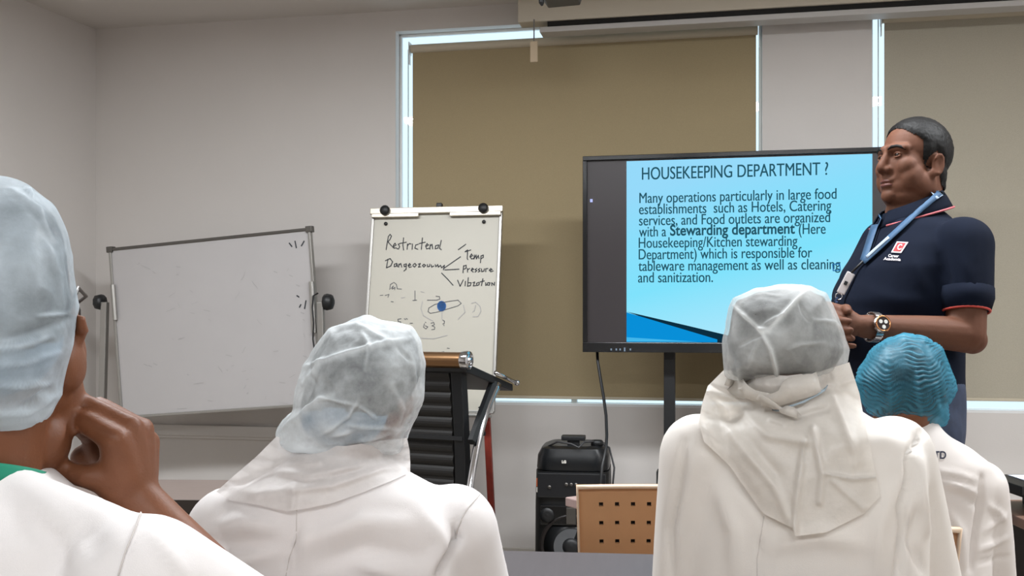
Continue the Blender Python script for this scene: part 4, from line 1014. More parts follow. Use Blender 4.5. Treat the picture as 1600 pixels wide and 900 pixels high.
def seated(name, label, C, yaw, zn, sw, hc, hR, hs, coat_m, seed, arms, folds=(), rings=None, armr=(0.062, 0.05, 0.042), extra=None, hands=True, voxel=0.0055, skin=None, coat_name='coat', neck_sh=0.0, sleeve_bare=None, zs=0.44, full=0.0, leg_yaw=None, coat_extra=None):
    """a sitting figure: skin body, coat, trousers, shoes; returns root, coat object, body object"""
    f, r = body_frame(yaw)
    root = thing('person', label, 'person', (C[0], C[1], 0.0), 0)
    H = zn - zs
    R_ = rings or [(0.0, 0.175, 0.125, 0), (0.2, 0.172, 0.122, 0), (0.45, 0.172, 0.115, 0), (0.66, 0.80 * sw, 0.112, 0), (0.78, 0.86 * sw, 0.108, -0.005), (0.86, 0.78 * sw, 0.098, -0.01), (0.92, 0.58 * sw, 0.085, -0.01), (0.965, 0.37 * sw, 0.074, -0.005), (1.0, 0.062, 0.062, 0.0), (1.03, 0.058, 0.058, 0.005)]
    rg = [ring(C, f, r, zs + H * t, a, b, sh) for t, a, b, sh in R_]
    nb = Vector((C[0], C[1], zn - 0.03)) + f * neck_sh
    skull = hc + hR @ Vector((0, -0.02, -0.05)) * hs
    hip = [Vector((C[0], C[1], zs + 0.07)) + r * (s * 0.085) + f * 0.02 for s in (-1, 1)]
    fl = f if leg_yaw is None else body_frame(leg_yaw)[0]
    knee = [h + fl * 0.38 + r * (s * 0.04) for h, s in zip(hip, (-1, 1))]
    ank = [Vector((k.x, k.y, 0.09)) - fl * 0.04 for k in knee]
    # skin
    b = MB(); b.loft([(c, a * 0.88, q * 0.86) for c, a, q in rg[:-2]]); b.capsule(nb - Vector((0, 0, 0.05)), skull, 0.054 * hs ** 0.5, 0.052 * hs ** 0.5)
    head_shapes(b, hc, hR, hs, True, full)
    for (sh, el, wr) in arms:
        b.capsule(sh, el, armr[0] * 0.72, armr[1] * 0.72); b.capsule(el, wr, armr[1] * 0.72, 0.026)
    for h, k, an in zip(hip, knee, ank): b.capsule(h, k, 0.068, 0.048); b.capsule(k, an, 0.045, 0.034)
    for i, (sh, el, wr) in enumerate(arms):
        if hands and (extra is None or i != extra[0]):
            fw = (wr - el).normalized(); fw = (fw + f * 0.3).normalized(); sd = r * (1 if (i == 0) else -1); sd = (-sd if i == 0 else -sd)
            sd = (sd - fw * sd.dot(fw)).normalized(); up = fw.cross(sd); up = up if up.z > 0 else -up
            simple_hand(b, wr + fw * 0.012, fw, (r if i == 1 else -r), up, 0.92)
    if extra: extra[1](b)
    me = remeshed(b, voxel, 5, 0.5); a = get_co(me); set_co(me, sculpt_face(a, get_no(me), hc, hR, hs))
    body = link_mesh('body', me, skin or M_skin, root, True)
    # coat
    m = MB(); m.loft(rg)
    for i, (sh, el, wr) in enumerate(arms):
        m.capsule(sh, el, armr[0], armr[1])
        if sleeve_bare == i: continue
        w2 = el + (wr - el) * 0.86; m.capsule(el, w2, armr[1], armr[2])
    for h, k in zip(hip, knee): m.capsule(h, h + (k - h) * 0.45, 0.094, 0.085)
    if coat_extra: coat_extra(m)
    me = remeshed(m, 0.007, 10, 0.5); finish_cloth(me, folds, seed)
    coat = link_mesh(coat_name, me, coat_m, root, True)
    # trousers and shoes
    m = MB()
    for h, k, an in zip(hip, knee, ank): m.capsule(h, k, 0.082, 0.064); m.capsule(k, an + Vector((0, 0, 0.02)), 0.062, 0.05)
    me = remeshed(m, 0.011, 6); link_mesh('trousers', me, M_trouser, root, True)
    for an, k in zip(ank, knee):
        m = MB(); p = Vector((an.x, an.y, 0.045)); m.capsule(p - fl * 0.05, p + fl * 0.12, 0.043, 0.036); m.capsule(p, p + Vector((0, 0, 0.06)), 0.045, 0.042)
        me = remeshed(m, 0.008, 4); aa = get_co(me); aa[:, 2] = np.maximum(aa[:, 2], 0.002); set_co(me, aa); link_mesh('shoe', me, M_shoe, root, True)
    return root, coat, body

def fit_inside(me, capme, ctr, margin, c=None, R=None, s=1.0, only_scalp=False):
    """pull what would stick out of a cap back under it"""
    bv = bvh_of(capme); a = get_co(me); l = to_local(a, c, R, s) if only_scalp else None
    for i in range(len(a)):
        if only_scalp:
            x, f, u = l[i]
            if np.linalg.norm(l[i]) > 0.16 or u < -0.055 or (f > 0.0 and u < 0.05) or (f > -0.03 and u < -0.02): continue
        d = Vector(a[i]) - ctr; L = d.length
        if L < 1e-4: continue
        h = bv.ray_cast(ctr, d / L)
        if h[0] is not None and L > h[3] - margin: a[i] = ctr + d / L * (h[3] - margin)
    set_co(me, a)
def band_from(me, region, lift, name, m, root):
    """part of the hair's surface inside a photo-px region, as a thin worn band"""
    a = get_co(me); no = get_no(me); px = project(a); ok = np.array([point_in(p, region) for p in px]) & ((no[:, 1]) < 0.2)
    idx = {}; vs = []; fs = []
    for p in me.polygons:
        if all(ok[i] for i in p.vertices):
            f = []
            for i in p.vertices:
                if i not in idx: idx[i] = len(vs); vs.append(tuple(a[i] + no[i] * lift))
                f.append(idx[i])
            fs.append(f)
    me2 = bpy.data.meshes.new(name); me2.from_pydata(vs, [], fs); me2.update(); return link_mesh(name, me2, m, root, True)
def point_in(p, poly):
    x, y = p; r = False; n = len(poly)
    for i in range(n):
        (x0, y0), (x1, y1) = poly[i], poly[(i + 1) % n]
        if (y0 > y) != (y1 > y) and x < (x1 - x0) * (y - y0) / (y1 - y0) + x0: r = not r
    return r
# ------------------------------------------------------------------ person in the hooded cap, left of centre
M_hood = sheer('hood_cloth', (238, 245, 248), 0.48, 0.28, 14, 0.3, 0.35, 70)
M_drape = sheer('hood_skirt_cloth', (240, 236, 234), 0.82, 0.12, 12, 0.3, 0.3, 60)
M_innerblue = mat('pale_blue_band', (122, 148, 170), 0.8, bump=0.3, bscale=120)
YA = 1.50
def px3(x, y, Y): return P(x, y, Y)
C2 = (P(530, 0, YA).x, YA); f2, r2 = body_frame(4)
hc2 = P(570, 606, YA + 0.0); R2 = frame(22, -6, 4)
zS = lambda y, Y=YA: CH + (HY - y) / F * Y
arms2 = [(P(362, 832, YA), P(318, 962, YA + 0.06), P(430, 818, YA + 0.30)), (P(708, 828, YA), P(752, 962, YA + 0.06), P(650, 818, YA + 0.30))]
folds2 = [([(464, 792), (463, 841), (450, 875), (446, 905)], 2.2, -0.0022), ([(343, 826), (380, 815), (425, 822)], 14, 0.006), ([(300, 840), (350, 855), (420, 850)], 13, -0.005),
          ([(310, 870), (360, 880), (430, 862)], 12, 0.005), ([(480, 845), (560, 815), (640, 818)], 16, 0.005), ([(500, 880), (570, 858), (660, 870)], 14, -0.004),
          ([(712, 822), (716, 841), (700, 862), (686, 892), (684, 910)], 6, -0.012), ([(749, 772), (725, 800), (713, 828)], 2.5, -0.002), ([(660, 800), (690, 850), (672, 900)], 14, 0.006),
          ([(345, 860), (352, 900)], 7, -0.008), ([(560, 880), (610, 895)], 10, 0.005), ([(480, 820), (476, 880)], 10, 0.003)]
rings2 = [(0.0, 0.185, 0.125, 0), (0.3, 0.175, 0.12, 0), (0.55, 0.178, 0.115, 0), (0.72, 0.19, 0.112, 0), (0.84, 0.185, 0.105, -0.005), (0.915, 0.150, 0.092, -0.01), (0.96, 0.10, 0.078, -0.005), (1.0, 0.068, 0.066, 0.0), (1.03, 0.06, 0.06, 0.008)]
root2, coat2, body2 = seated('person', 'seated person in a slouching translucent white hood and white coat, before the lectern', C2, 4, zS(712), 0.21, hc2, R2, 0.84, M_coat, 2.0, arms2, [(p, w, h * 2.1) for p, w, h in folds2], rings2, (0.068, 0.056, 0.046))
m = MB(); cap_hair(m, hc2, R2, 1.02); hair2 = link_mesh('hair', remeshed(m, 0.005, 4), M_hair, root2, True)
sil2 = [(570, 494), (597, 503), (641, 511), (656, 533), (662, 572), (660, 621), (651, 651), (636, 685), (624, 708), (578, 712), (529, 722), (475, 722), (440, 706), (430, 676), (441, 656), (456, 644), (460, 621), (475, 577), (495, 543), (514, 516), (539, 505)]
me = inflate(sil2, (560, 615), YA + 0.005, 0.112, 0.10)
a = get_co(me); no = get_no(me)
cr2 = [([(460, 577), (500, 568), (540, 556), (590, 540), (640, 530)], 4, 0.006), ([(514, 516), (560, 508), (612, 538)], 4, 0.004), ([(620, 545), (632, 558), (640, 565)], 2.5, -0.004), ([(503, 622), (530, 627), (558, 632)], 2.5, 0.005), ([(558, 632), (575, 642), (588, 655)], 2.5, 0.004),
       ([(545, 664), (580, 668), (618, 672)], 2.5, 0.005), ([(560, 690), (590, 684), (640, 668)], 3, 0.004), ([(478, 600), (500, 575), (508, 560)], 4, 0.005), ([(440, 668), (470, 650), (500, 628), (520, 618)], 5, 0.006), ([(430, 690), (470, 700), (530, 704)], 6, 0.006), ([(500, 680), (545, 650), (560, 625)], 3, 0.004),
       ([(640, 560), (648, 590), (650, 620)], 3, 0.003), ([(520, 680), (550, 672)], 3, 0.004), ([(485, 560), (492, 600), (470, 640)], 3, -0.003), ([(560, 510), (575, 540), (570, 580)], 3, 0.003), ([(610, 600), (630, 640), (615, 690)], 4, 0.003)]
h = fold_field(a, no, cr2); c_ = crumple(a, 11, 4.0, 0.0028, 3)
set_co(me, a + no * (h + c_)[:, None])
px = project(a); rim = np.clip((px[:, 1] - 655) / 50, 0, 1) * np.clip((560 - px[:, 0]) / 60, 0, 1)
set_opacity(me, np.clip(np.abs(h) * 65, 0, 0.4) + np.clip(c_ * 40, -0.1, 0.18) + rim * 0.35 + np.clip((530 - px[:, 1]) / 60, 0, 0.2))
cap2 = link_mesh('hood_cap', me, M_hood, root2, True)
fit_inside(hair2.data, cap2.data, P(560, 600, YA), 0.007); fit_inside(body2.data, cap2.data, P(560, 600, YA), 0.013, hc2, R2, 0.84, True)
# pale blue tie band showing through the hood at the nape
band_from(hair2.data, [(470, 640), (520, 634), (560, 640), (620, 650), (660, 640), (640, 720), (480, 720)], 0.002, 'inner_band', M_innerblue, root2)
M_seam = mat('coat_seam', (208, 202, 198), 0.9)
bs = bvh_of(coat2)
strip_on(bs, [(464, 790), (463, 841), (452, 872), (446, 905)], 1.4, 0.0003, 'back_seam', M_seam, root2)
strip_on(bs, [(750, 772), (730, 795), (716, 824), (712, 842)], 1.4, 0.0003, 'sleeve_seam', M_seam, root2)
bv = BVHTree.FromPolygons([tuple(v.co) for v in coat2.data.vertices] + [tuple(v.co) for v in body2.data.vertices], [list(p.vertices) for p in coat2.data.polygons] + [[i + len(coat2.data.vertices) for i in p.vertices] for p in body2.data.polygons])
drape(bv, [(432, 682), (480, 695), (540, 697), (600, 688), (636, 684)], [(338, 768), (360, 782), (400, 788), (447, 799), (475, 795), (520, 786), (570, 768), (610, 752), (641, 738)], [(432, 682), (400, 714), (360, 748), (338, 768)], [(636, 684), (640, 704), (641, 722), (641, 738)], 80, 34, 0.007,
      [([(345, 755), (400, 770), (455, 765)], 7, 0.006), ([(455, 765), (520, 758), (600, 730), (650, 728)], 7, 0.009), ([(430, 735), (480, 742), (560, 728)], 6, 0.007), ([(462, 760), (456, 796)], 6, 0.006), ([(400, 720), (440, 725), (500, 722)], 6, 0.006), ([(520, 745), (580, 730), (630, 712)], 5, -0.004)], 3.3, 'hood_skirt', M_drape, root2, 0.005, 0.0, YA - 0.05)

# ------------------------------------------------------------------ person with the tied cap, right of centre
YB = 1.50
C3 = (P(1256, 0, YB).x, YB); hc3 = P(1231, 556, YB + 0.01); R3 = frame(26, -8, 0)
arms3 = [(P(1093, 709, YB), P(1068, 915, YB + 0.05), P(1130, 815, YB + 0.28)), (P(1396, 714, YB), P(1450, 915, YB + 0.05), P(1380, 815, YB + 0.28))]
folds3 = [([(1194, 800), (1189, 836), (1183, 873), (1184, 910)], 2.2, -0.0022), ([(1443, 672), (1420, 708), (1421, 751), (1408, 793), (1412, 825), (1405, 885), (1402, 910)], 5, -0.012), ([(1140, 726), (1174, 775), (1192, 800)], 12, -0.004),
          ([(1070, 690), (1060, 760), (1046, 830), (1048, 900)], 7, -0.007), ([(1120, 760), (1150, 830), (1150, 900)], 14, 0.005), ([(1210, 850), (1280, 836), (1350, 850)], 16, 0.004), ([(1390, 760), (1370, 830), (1376, 900)], 12, 0.005),
          ([(1440, 720), (1436, 770), (1446, 830)], 7, 0.006), ([(1455, 760), (1462, 830)], 6, -0.004), ([(1432, 800), (1424, 850), (1440, 890)], 6, -0.006), ([(1300, 700), (1380, 690), (1420, 700)], 14, 0.004), ([(1090, 660), (1120, 700)], 8, 0.004)]
rings3 = [(0.0, 0.18, 0.125, 0), (0.3, 0.172, 0.12, 0), (0.5, 0.17, 0.115, 0), (0.68, 0.172, 0.112, 0), (0.8, 0.172, 0.108, -0.005), (0.895, 0.165, 0.098, -0.01), (0.945, 0.132, 0.086, -0.012), (0.97, 0.092, 0.074, -0.005), (1.0, 0.066, 0.064, 0.0), (1.03, 0.058, 0.058, 0.005)]
root3, coat3, body3 = seated('person', 'seated person in see-through cap tied with a bow and cream coat before the television', C3, 14, zS(630, YB), 0.2, hc3, R3, 0.87, M_coat_cream, 5.0, arms3, [(p, w, h * 1.9) for p, w, h in folds3], rings3, (0.060, 0.050, 0.042))
m = MB(); cap_hair(m, hc3, R3, 1.03); hair3 = link_mesh('hair', remeshed(m, 0.005, 4), M_hair, root3, True)
sil3 = [(1220, 446), (1250, 447), (1268, 449), (1291, 459), (1304, 486), (1319, 517), (1330, 547), (1325, 566), (1316, 583), (1281, 598), (1243, 603), (1217, 603), (1179, 600), (1134, 588), (1130, 537), (1133, 519), (1140, 481), (1146, 466), (1179, 453)]
me = inflate(sil3, (1228, 530), YB + 0.005, 0.108, 0.10)
a = get_co(me); no = get_no(me)
seams3 = [([(1148, 478), (1168, 497), (1188, 515)], 3, 0.005), ([(1262, 455), (1240, 475), (1218, 498), (1200, 516)], 3, 0.005), ([(1188, 515), (1204, 545), (1212, 575), (1216, 602)], 3, 0.005), ([(1186, 514), (1200, 517)], 5, 0.004)]
cr3 = [([(1158, 540), (1175, 530), (1192, 524)], 2, -0.004), ([(1194, 508), (1210, 498), (1225, 494)], 2, 0.004), ([(1248, 476), (1256, 490), (1263, 502)], 2, -0.004), ([(1168, 575), (1178, 550), (1188, 530)], 2, 0.003), ([(1230, 545), (1250, 538), (1285, 536)], 3, 0.003), ([(1290, 590), (1306, 580)], 3, 0.004), ([(1160, 470), (1190, 460), (1220, 462)], 3, 0.003), ([(1270, 500), (1300, 505), (1316, 520)], 3, 0.003), ([(1150, 560), (1156, 590)], 3, 0.003), ([(1196, 590), (1198, 602)], 3, 0.004)]
hs_ = fold_field(a, no, seams3); h = fold_field(a, no, cr3); c_ = crumple(a, 11, 9.0, 0.0022, 3)
set_co(me, a + no * (h + hs_ + c_)[:, None])
px = project(a)
set_opacity(me, np.clip(hs_ * 130, 0, 0.55) + np.clip(np.abs(h) * 50, 0, 0.25) + np.clip(c_ * 40, -0.1, 0.15) - 0.06 + np.clip((466 - px[:, 1]) / 60, 0, 0.2))
M_cap3 = sheer('tied_cap_cloth', (240, 244, 244), 0.46, 0.2, 13, 0.3, 0.3, 80)
cap3 = link_mesh('hood_cap', me, M_cap3, root3, True)
fit_inside(hair3.data, cap3.data, P(1228, 530, YB), 0.007); fit_inside(body3.data, cap3.data, P(1228, 530, YB), 0.013, hc3, R3, 0.87, True)
bs = bvh_of(coat3)
M_seam = mat('coat_seam', (208, 202, 198), 0.9)
strip_on(bs, [(1194, 806), (1189, 836), (1183, 873), (1183, 905)], 1.4, 0.0003, 'back_seam', M_seam, root3)
nv3 = len(coat3.data.vertices)
bv = BVHTree.FromPolygons([tuple(v.co) for v in coat3.data.vertices] + [tuple(v.co) for v in body3.data.vertices], [list(p.vertices) for p in coat3.data.polygons] + [[i + nv3 for i in p.vertices] for p in body3.data.polygons])
M_drape3 = sheer('cape_cloth', (236, 231, 224), 0.88, 0.12, 10, 0.3, 0.3, 60)
dr3 = drape(bv, [(1131, 578), (1180, 585), (1230, 587), (1280, 581), (1327, 566)], [(1100, 690), (1140, 728), (1174, 777), (1193, 803), (1238, 825), (1243, 838), (1291, 832), (1351, 802), (1375, 775)], [(1131, 578), (1106, 603), (1097, 630), (1092, 660), (1100, 690)], [(1327, 566), (1343, 615), (1352, 665), (1364, 720), (1375, 775)], 90, 80, 0.007,
      [([(1120, 640), (1150, 690), (1210, 760), (1238, 825)], 7, 0.005), ([(1258, 690), (1250, 740), (1242, 800), (1242, 838)], 5, 0.008), ([(1270, 670), (1285, 740), (1280, 785)], 5, 0.007), ([(1160, 640), (1200, 680), (1260, 690)], 7, 0.008), ([(1290, 740), (1330, 748), (1372, 746)], 3, 0.006), ([(1300, 750), (1350, 795)], 4, 0.004),
       ([(1300, 610), (1320, 660), (1340, 720)], 8, 0.007), ([(1170, 630), (1140, 620), (1110, 612)], 7, 0.010), ([(1200, 640), (1240, 655), (1290, 640)], 6, -0.006), ([(1205, 655), (1225, 662)], 4, 0.006), ([(1262, 690), (1256, 720)], 3, -0.006), ([(1140, 650), (1180, 700), (1215, 740)], 8, -0.004)], 6.1, 'cape', M_drape3, root3, 0.005, 0.08, YB - 0.05)
bvd = BVHTree.FromPolygons([tuple(v.co) for v in dr3.data.vertices], [list(p.vertices) for p in dr3.data.polygons])
strip_on(bvd, [(1132, 592), (1155, 602), (1185, 612), (1205, 616)], (17, 13), 0.010, 'tie_band', M_drape3, root3)
strip_on(bvd, [(1196, 620), (1215, 617), (1240, 607), (1268, 598)], (11, 30), 0.013, 'tie_tail', M_drape3, root3)
strip_on(bvd, [(1192, 612), (1212, 624), (1228, 640), (1250, 650)], (9, 7), 0.014, 'tie_tail', M_drape3, root3)
strip_on(bvd, [(1213, 648), (1240, 632), (1268, 622), (1290, 612)], 9, 0.009, 'nape_band', mat('pale_nape', (168, 184, 196), 0.8), root3)

# ------------------------------------------------------------------ person in the blue bouffant cap
YC = 2.22
C4 = (P(1420, 0, YC).x, YC); hc4 = P(1412, 608, YC + 0.01); R4 = frame(12, -4, 0)
arms4 = [(P(1298, 770, YC), P(1280, 900, YC + 0.05), P(1330, 880, YC + 0.30)), (P(1526, 762, YC), P(1548, 905, YC + 0.05), P(1500, 885, YC + 0.32))]
folds4 = [([(1471, 752), (1500, 760), (1531, 773)], 4, 0.006), ([(1475, 770), (1505, 778), (1530, 792)], 4, -0.005), ([(1465, 735), (1500, 742), (1528, 752)], 5, 0.004), ([(1534, 745), (1531, 789), (1523, 838), (1517, 890)], 4, -0.012), ([(1545, 790), (1560, 800), (1570, 815)], 4, 0.005),
          ([(1538, 830), (1555, 815), (1572, 806)], 4, 0.004), ([(1530, 860), (1552, 850), (1575, 840)], 4, 0.005), ([(1526, 880), (1552, 874), (1576, 870)], 3, -0.004), ([(1480, 800), (1500, 830), (1506, 880)], 8, 0.005)]
root4, coat4, body4 = seated('person', 'seated person in a blue pleated bouffant cap and white shirt, below the standing man', C4, -2, zS(668, YC), 0.215, hc4, R4, 0.95, M_shirt, 8.0, arms4, [(p, w, h * 1.3) for p, w, h in folds4], None, (0.064, 0.055, 0.045), coat_name='shirt', leg_yaw=-42)
m = MB(); cap_hair(m, hc4, R4, 1.10); hair4 = link_mesh('hair', remeshed(m, 0.005, 4), M_hair, root4, True)
sil4 = [(1413, 521), (1447, 527), (1473, 544), (1484, 567), (1493, 593), (1496, 611), (1490, 624), (1482, 633), (1484, 651), (1478, 663), (1460, 669), (1442, 668), (1425, 664), (1389, 658), (1355, 645), (1344, 620), (1336, 596), (1342, 576), (1358, 549), (1384, 529)]
me = inflate(sil4, (1416, 596), YC + 0.005, 0.115, 0.12)
a = get_co(me); no = get_no(me); px = project(a)
w = px[:, 1] + 5 * np.sin((px[:, 0] - 1336) * 0.10) + 4 * noise_arr(a, 30, 2.0) * 2.2 - 0.0035 * (px[:, 0] - 1416) ** 2 * -1
brk = noise_arr(a, 16, 6.0, (2.2, 1, 0.6))
pleat = np.sin(w * 2 * np.pi / 7.0) * (0.25 + 1.6 * np.clip(brk + 0.3, 0, 1))
edge = np.clip((np.hypot((px[:, 0] - 1416) / 78, (px[:, 1] - 596) / 76) - 0.0), 0, 1)
vert = fold_field(a, no, [([(1384, 540), (1390, 600), (1392, 650)], 4, 0.002), ([(1428, 560), (1432, 610), (1440, 660)], 4, 0.003), ([(1462, 600), (1466, 640)], 4, 0.003), ([(1452, 540), (1470, 590), (1478, 640)], 4, 0.002)])
cr_ = crumple(a, 14, 12.0, 0.0018, 2)
h = 0.0013 * pleat + vert + cr_
set_co(me, a + no * h[:, None])
set_opacity(me, 0.16 * pleat + 0.32 * (edge - 0.55) + np.clip(vert * 60, 0, 0.2))
M_bouf = sheer('bouffant_cloth', (70, 150, 178), 0.50, 0.15, 16, 0.35, 0.25, 120)
cap4 = link_mesh('bouffant_cap', me, M_bouf, root4, True)
fit_inside(hair4.data, cap4.data, P(1416, 596, YC), 0.007); fit_inside(body4.data, cap4.data, P(1416, 596, YC), 0.013, hc4, R4, 0.95, True)
bv4 = bvh_of(coat4)
me = text_mesh('LTD', 0.030, 0.0008); aa = get_co(me); vs = []
for p in aa:
    x = 1452 + p[0] * 470; y = 717 - p[1] * 545; hh, _n = cast_px(bv4, x, y, 0.002); vs.append(tuple(hh if hh is not None else P(x, y, YC - 0.11)))
n_ = bpy.data.meshes.new('lettering'); n_.from_pydata(vs, [], [list(p.vertices) for p in me.polygons]); n_.update(); link_mesh('lettering', n_, mat('navy_print', (30, 34, 58), 0.8), root4)
# shirt collar
def collar(root, c, f, r, zb, zf, r0, r1, drop, m, gap=0.35, name='collar', tilt=0.0):
    vs = []; fs = []; n = 40
    for i in range(n + 1):
        q = math.pi * (-1 + 2 * i / n) * (1 - gap / math.pi); d = -f * math.cos(q) + r * math.sin(q); k = (1 + math.cos(q)) / 2
        z = zf + (zb - zf) * k
        for j in range(6):
            t = j / 5; rad = r0 + (r1 - r0) * t ** 1.5; vs.append(Vector((c[0], c[1], 0)) + d * rad + Vector((0, 0, z + 0.008 * math.sin(t * 3.1) - drop * t ** 1.3)))
    for i in range(n):
        for j in range(5): fs.append([i * 6 + j, i * 6 + j + 1, (i + 1) * 6 + j + 1, (i + 1) * 6 + j])
    o = MB().add(vs, fs).build(name, m, root, True); md = o.modifiers.new('thick', 'SOLIDIFY'); md.thickness = 0.003; return o
f4, r4 = body_frame(-2); collar(root4, C4, f4, r4, zS(672, YC), zS(690, YC), 0.066, 0.078, 0.03, M_shirt)

# ------------------------------------------------------------------ person at the left edge, chin on fist
YD = 1.08
C5 = (P(-20, 0, YD).x, YD - 0.03); hc5 = P(-2, 488, YD); R5 = frame(-12, -6, -10)
f5, r5 = body_frame(4)
def hand5(b):
    q = lambda x, y, Y: P(x - 10, y, Y)
    wr = q(226, 782, 1.13)
    idx = [q(192, 688, 1.105), q(146, 660, 1.118), q(140, 676, 1.145), q(150, 690, 1.155)]
    mid = [q(214, 668, 1.125), q(148, 634, 1.135), q(142, 648, 1.16), q(152, 668, 1.165)]
    rg_ = [q(231, 671, 1.148), q(166, 634, 1.158), q(146, 650, 1.178), q(156, 668, 1.18)]
    lit = [q(240, 690, 1.168), q(188, 655, 1.178), q(170, 668, 1.192), q(178, 684, 1.195)]
    th = [q(196, 752, 1.115), q(150, 746, 1.108), q(108, 735, 1.115), q(72, 727, 1.125)]
    hand_shapes(b, wr, idx, mid, rg_, lit, th, 1.0)
    for c in (idx, mid, rg_, lit): b.capsule(wr, c[0], 0.021, 0.0145)
    b.capsule(idx[0], idx[1], 0.0150, 0.0135); b.capsule(mid[0], mid[1], 0.0135, 0.012); b.capsule(rg_[0], rg_[1], 0.0125, 0.011)
    b.capsule(q(205, 745, 1.12), q(195, 700, 1.115), 0.024, 0.020); b.capsule(q(176, 745, 1.118), q(200, 765, 1.12), 0.02, 0.022); b.capsule(q(225, 745, 1.14), q(222, 700, 1.14), 0.020, 0.018)
    b.capsule(q(226, 782, 1.13), q(262, 826, 1.13), 0.027, 0.031)
    b.ell(q(178, 704, 1.158), (0.024, 0.02, 0.022)); b.ell(q(150, 716, 1.165), (0.022, 0.018, 0.018))
    b.ell(P(84, 634, 1.125), (0.030, 0.034, 0.050), frame(-12, 0, 14)); b.ell(P(62, 690, 1.10), (0.032, 0.034, 0.036))
arms5 = [(P(-245, 930, 1.02), P(-270, 1140, 1.10), P(-110, 1080, 1.30)), (P(222, 915, 1.0), P(425, 1012, 1.13), P(220, 786, 1.13))]
folds5 = [([(221, 800), (210, 830), (196, 862), (184, 905)], 2.5, -0.0018), ([(60, 790), (110, 830), (130, 890)], 18, 0.004), ([(240, 830), (270, 870), (290, 905)], 12, 0.003), ([(160, 830), (130, 870)], 14, -0.003)]
rings5 = [(0.0, 0.185, 0.13, 0), (0.3, 0.178, 0.125, 0), (0.55, 0.18, 0.118, 0), (0.72, 0.185, 0.112, 0), (0.82, 0.18, 0.105, 0), (0.885, 0.155, 0.092, 0.0), (0.925, 0.118, 0.082, 0.005), (0.96, 0.085, 0.072, 0.01), (0.985, 0.066, 0.063, 0.015)]
root5, coat5, body5 = seated('person', 'seated person at the left edge resting chin on fist, pale cap and white coat', C5, 4, CH + (HY - 722) / F * 1.06, 0.2, hc5, R5, 0.98, M_coat, 11.0, arms5, [(p, w, h * 1.4) for p, w, h in folds5], rings5, (0.073, 0.058, 0.046), extra=(1, hand5), sleeve_bare=1, voxel=0.0042, neck_sh=0.02, leg_yaw=-14, full=1.3, coat_extra=lambda m: (m.capsule(P(40, 784, 1.03), P(205, 852, 1.01), 0.030, 0.033), m.capsule(P(-10, 762, 1.04), P(60, 800, 1.03), 0.032, 0.032)))
m = MB(); cap_hair(m, hc5, R5, 1.08); hair5 = link_mesh('hair', remeshed(m, 0.005, 4), M_hair, root5, True)
sil5 = [(-14, 272), (20, 279), (45, 289), (80, 320), (103, 370), (115, 430), (118, 480), (117, 505), (108, 548), (95, 600), (75, 648), (35, 684), (0, 700), (-50, 705), (-100, 690), (-135, 640), (-150, 560), (-152, 480), (-140, 390), (-110, 320), (-60, 282)]
me = inflate(sil5, (-14, 480), YD - 0.005, 0.115, 0.085)
a = get_co(me); no = get_no(me)
cr5 = [([(-20, 545), (30, 540), (80, 525)], 5, 0.006), ([(0, 600), (40, 600), (78, 600)], 5, 0.006), ([(30, 632), (60, 615), (78, 600)], 3, -0.005), ([(0, 645), (40, 640), (90, 610)], 6, 0.007), ([(60, 495), (110, 490)], 3, 0.004), ([(0, 530), (50, 522), (112, 500)], 6, -0.004), ([(20, 300), (60, 330), (85, 380)], 5, 0.004), ([(-10, 570), (40, 566), (90, 550)], 4, 0.004), ([(0, 660), (60, 650), (90, 612)], 3, 0.004), ([(40, 290), (50, 312)], 3, 0.004), ([(70, 380), (90, 430), (100, 480)], 6, 0.003)]
h = fold_field(a, no, cr5); c_ = crumple(a, 10, 21.0, 0.0026, 3)
set_co(me, a + no * (h + c_)[:, None]); px = project(a)
set_opacity(me, np.clip(np.abs(h) * 45, 0, 0.3) + np.clip(c_ * 40, -0.1, 0.16) + np.clip((px[:, 1] - 625) / 40, 0, 0.4) + np.clip((330 - px[:, 1]) / 100, 0, 0.15))
M_cap5 = sheer('pale_cap_cloth', (216, 230, 240), 0.54, 0.20, 10, 0.3, 0.3, 70)
cap5 = link_mesh('hood_cap', me, M_cap5, root5, True)
fit_inside(hair5.data, cap5.data, P(-14, 480, YD), 0.007); fit_inside(body5.data, cap5.data, P(-14, 480, YD), 0.013, hc5, R5, 0.98, True)
band_from(hair5.data, [(-160, 560), (0, 545), (60, 535), (120, 520), (110, 600), (60, 640), (-160, 660)], 0.002, 'inner_band', M_innerblue, root5)
collar(root5, (C5[0] + f5.x * 0.015, C5[1] + f5.y * 0.015), f5, r5, CH + (HY - 708) / F * 1.06, CH + (HY - 770) / F * 1.06, 0.066, 0.074, 0.018, mat('teal_collar', (24, 132, 104), 0.8), 0.02, 'undershirt_collar')
strip_on(bvh_of(coat5), [(221, 803), (210, 830), (196, 862), (184, 905)], 1.8, 0.0008, 'shoulder_seam', M_seam, root5)
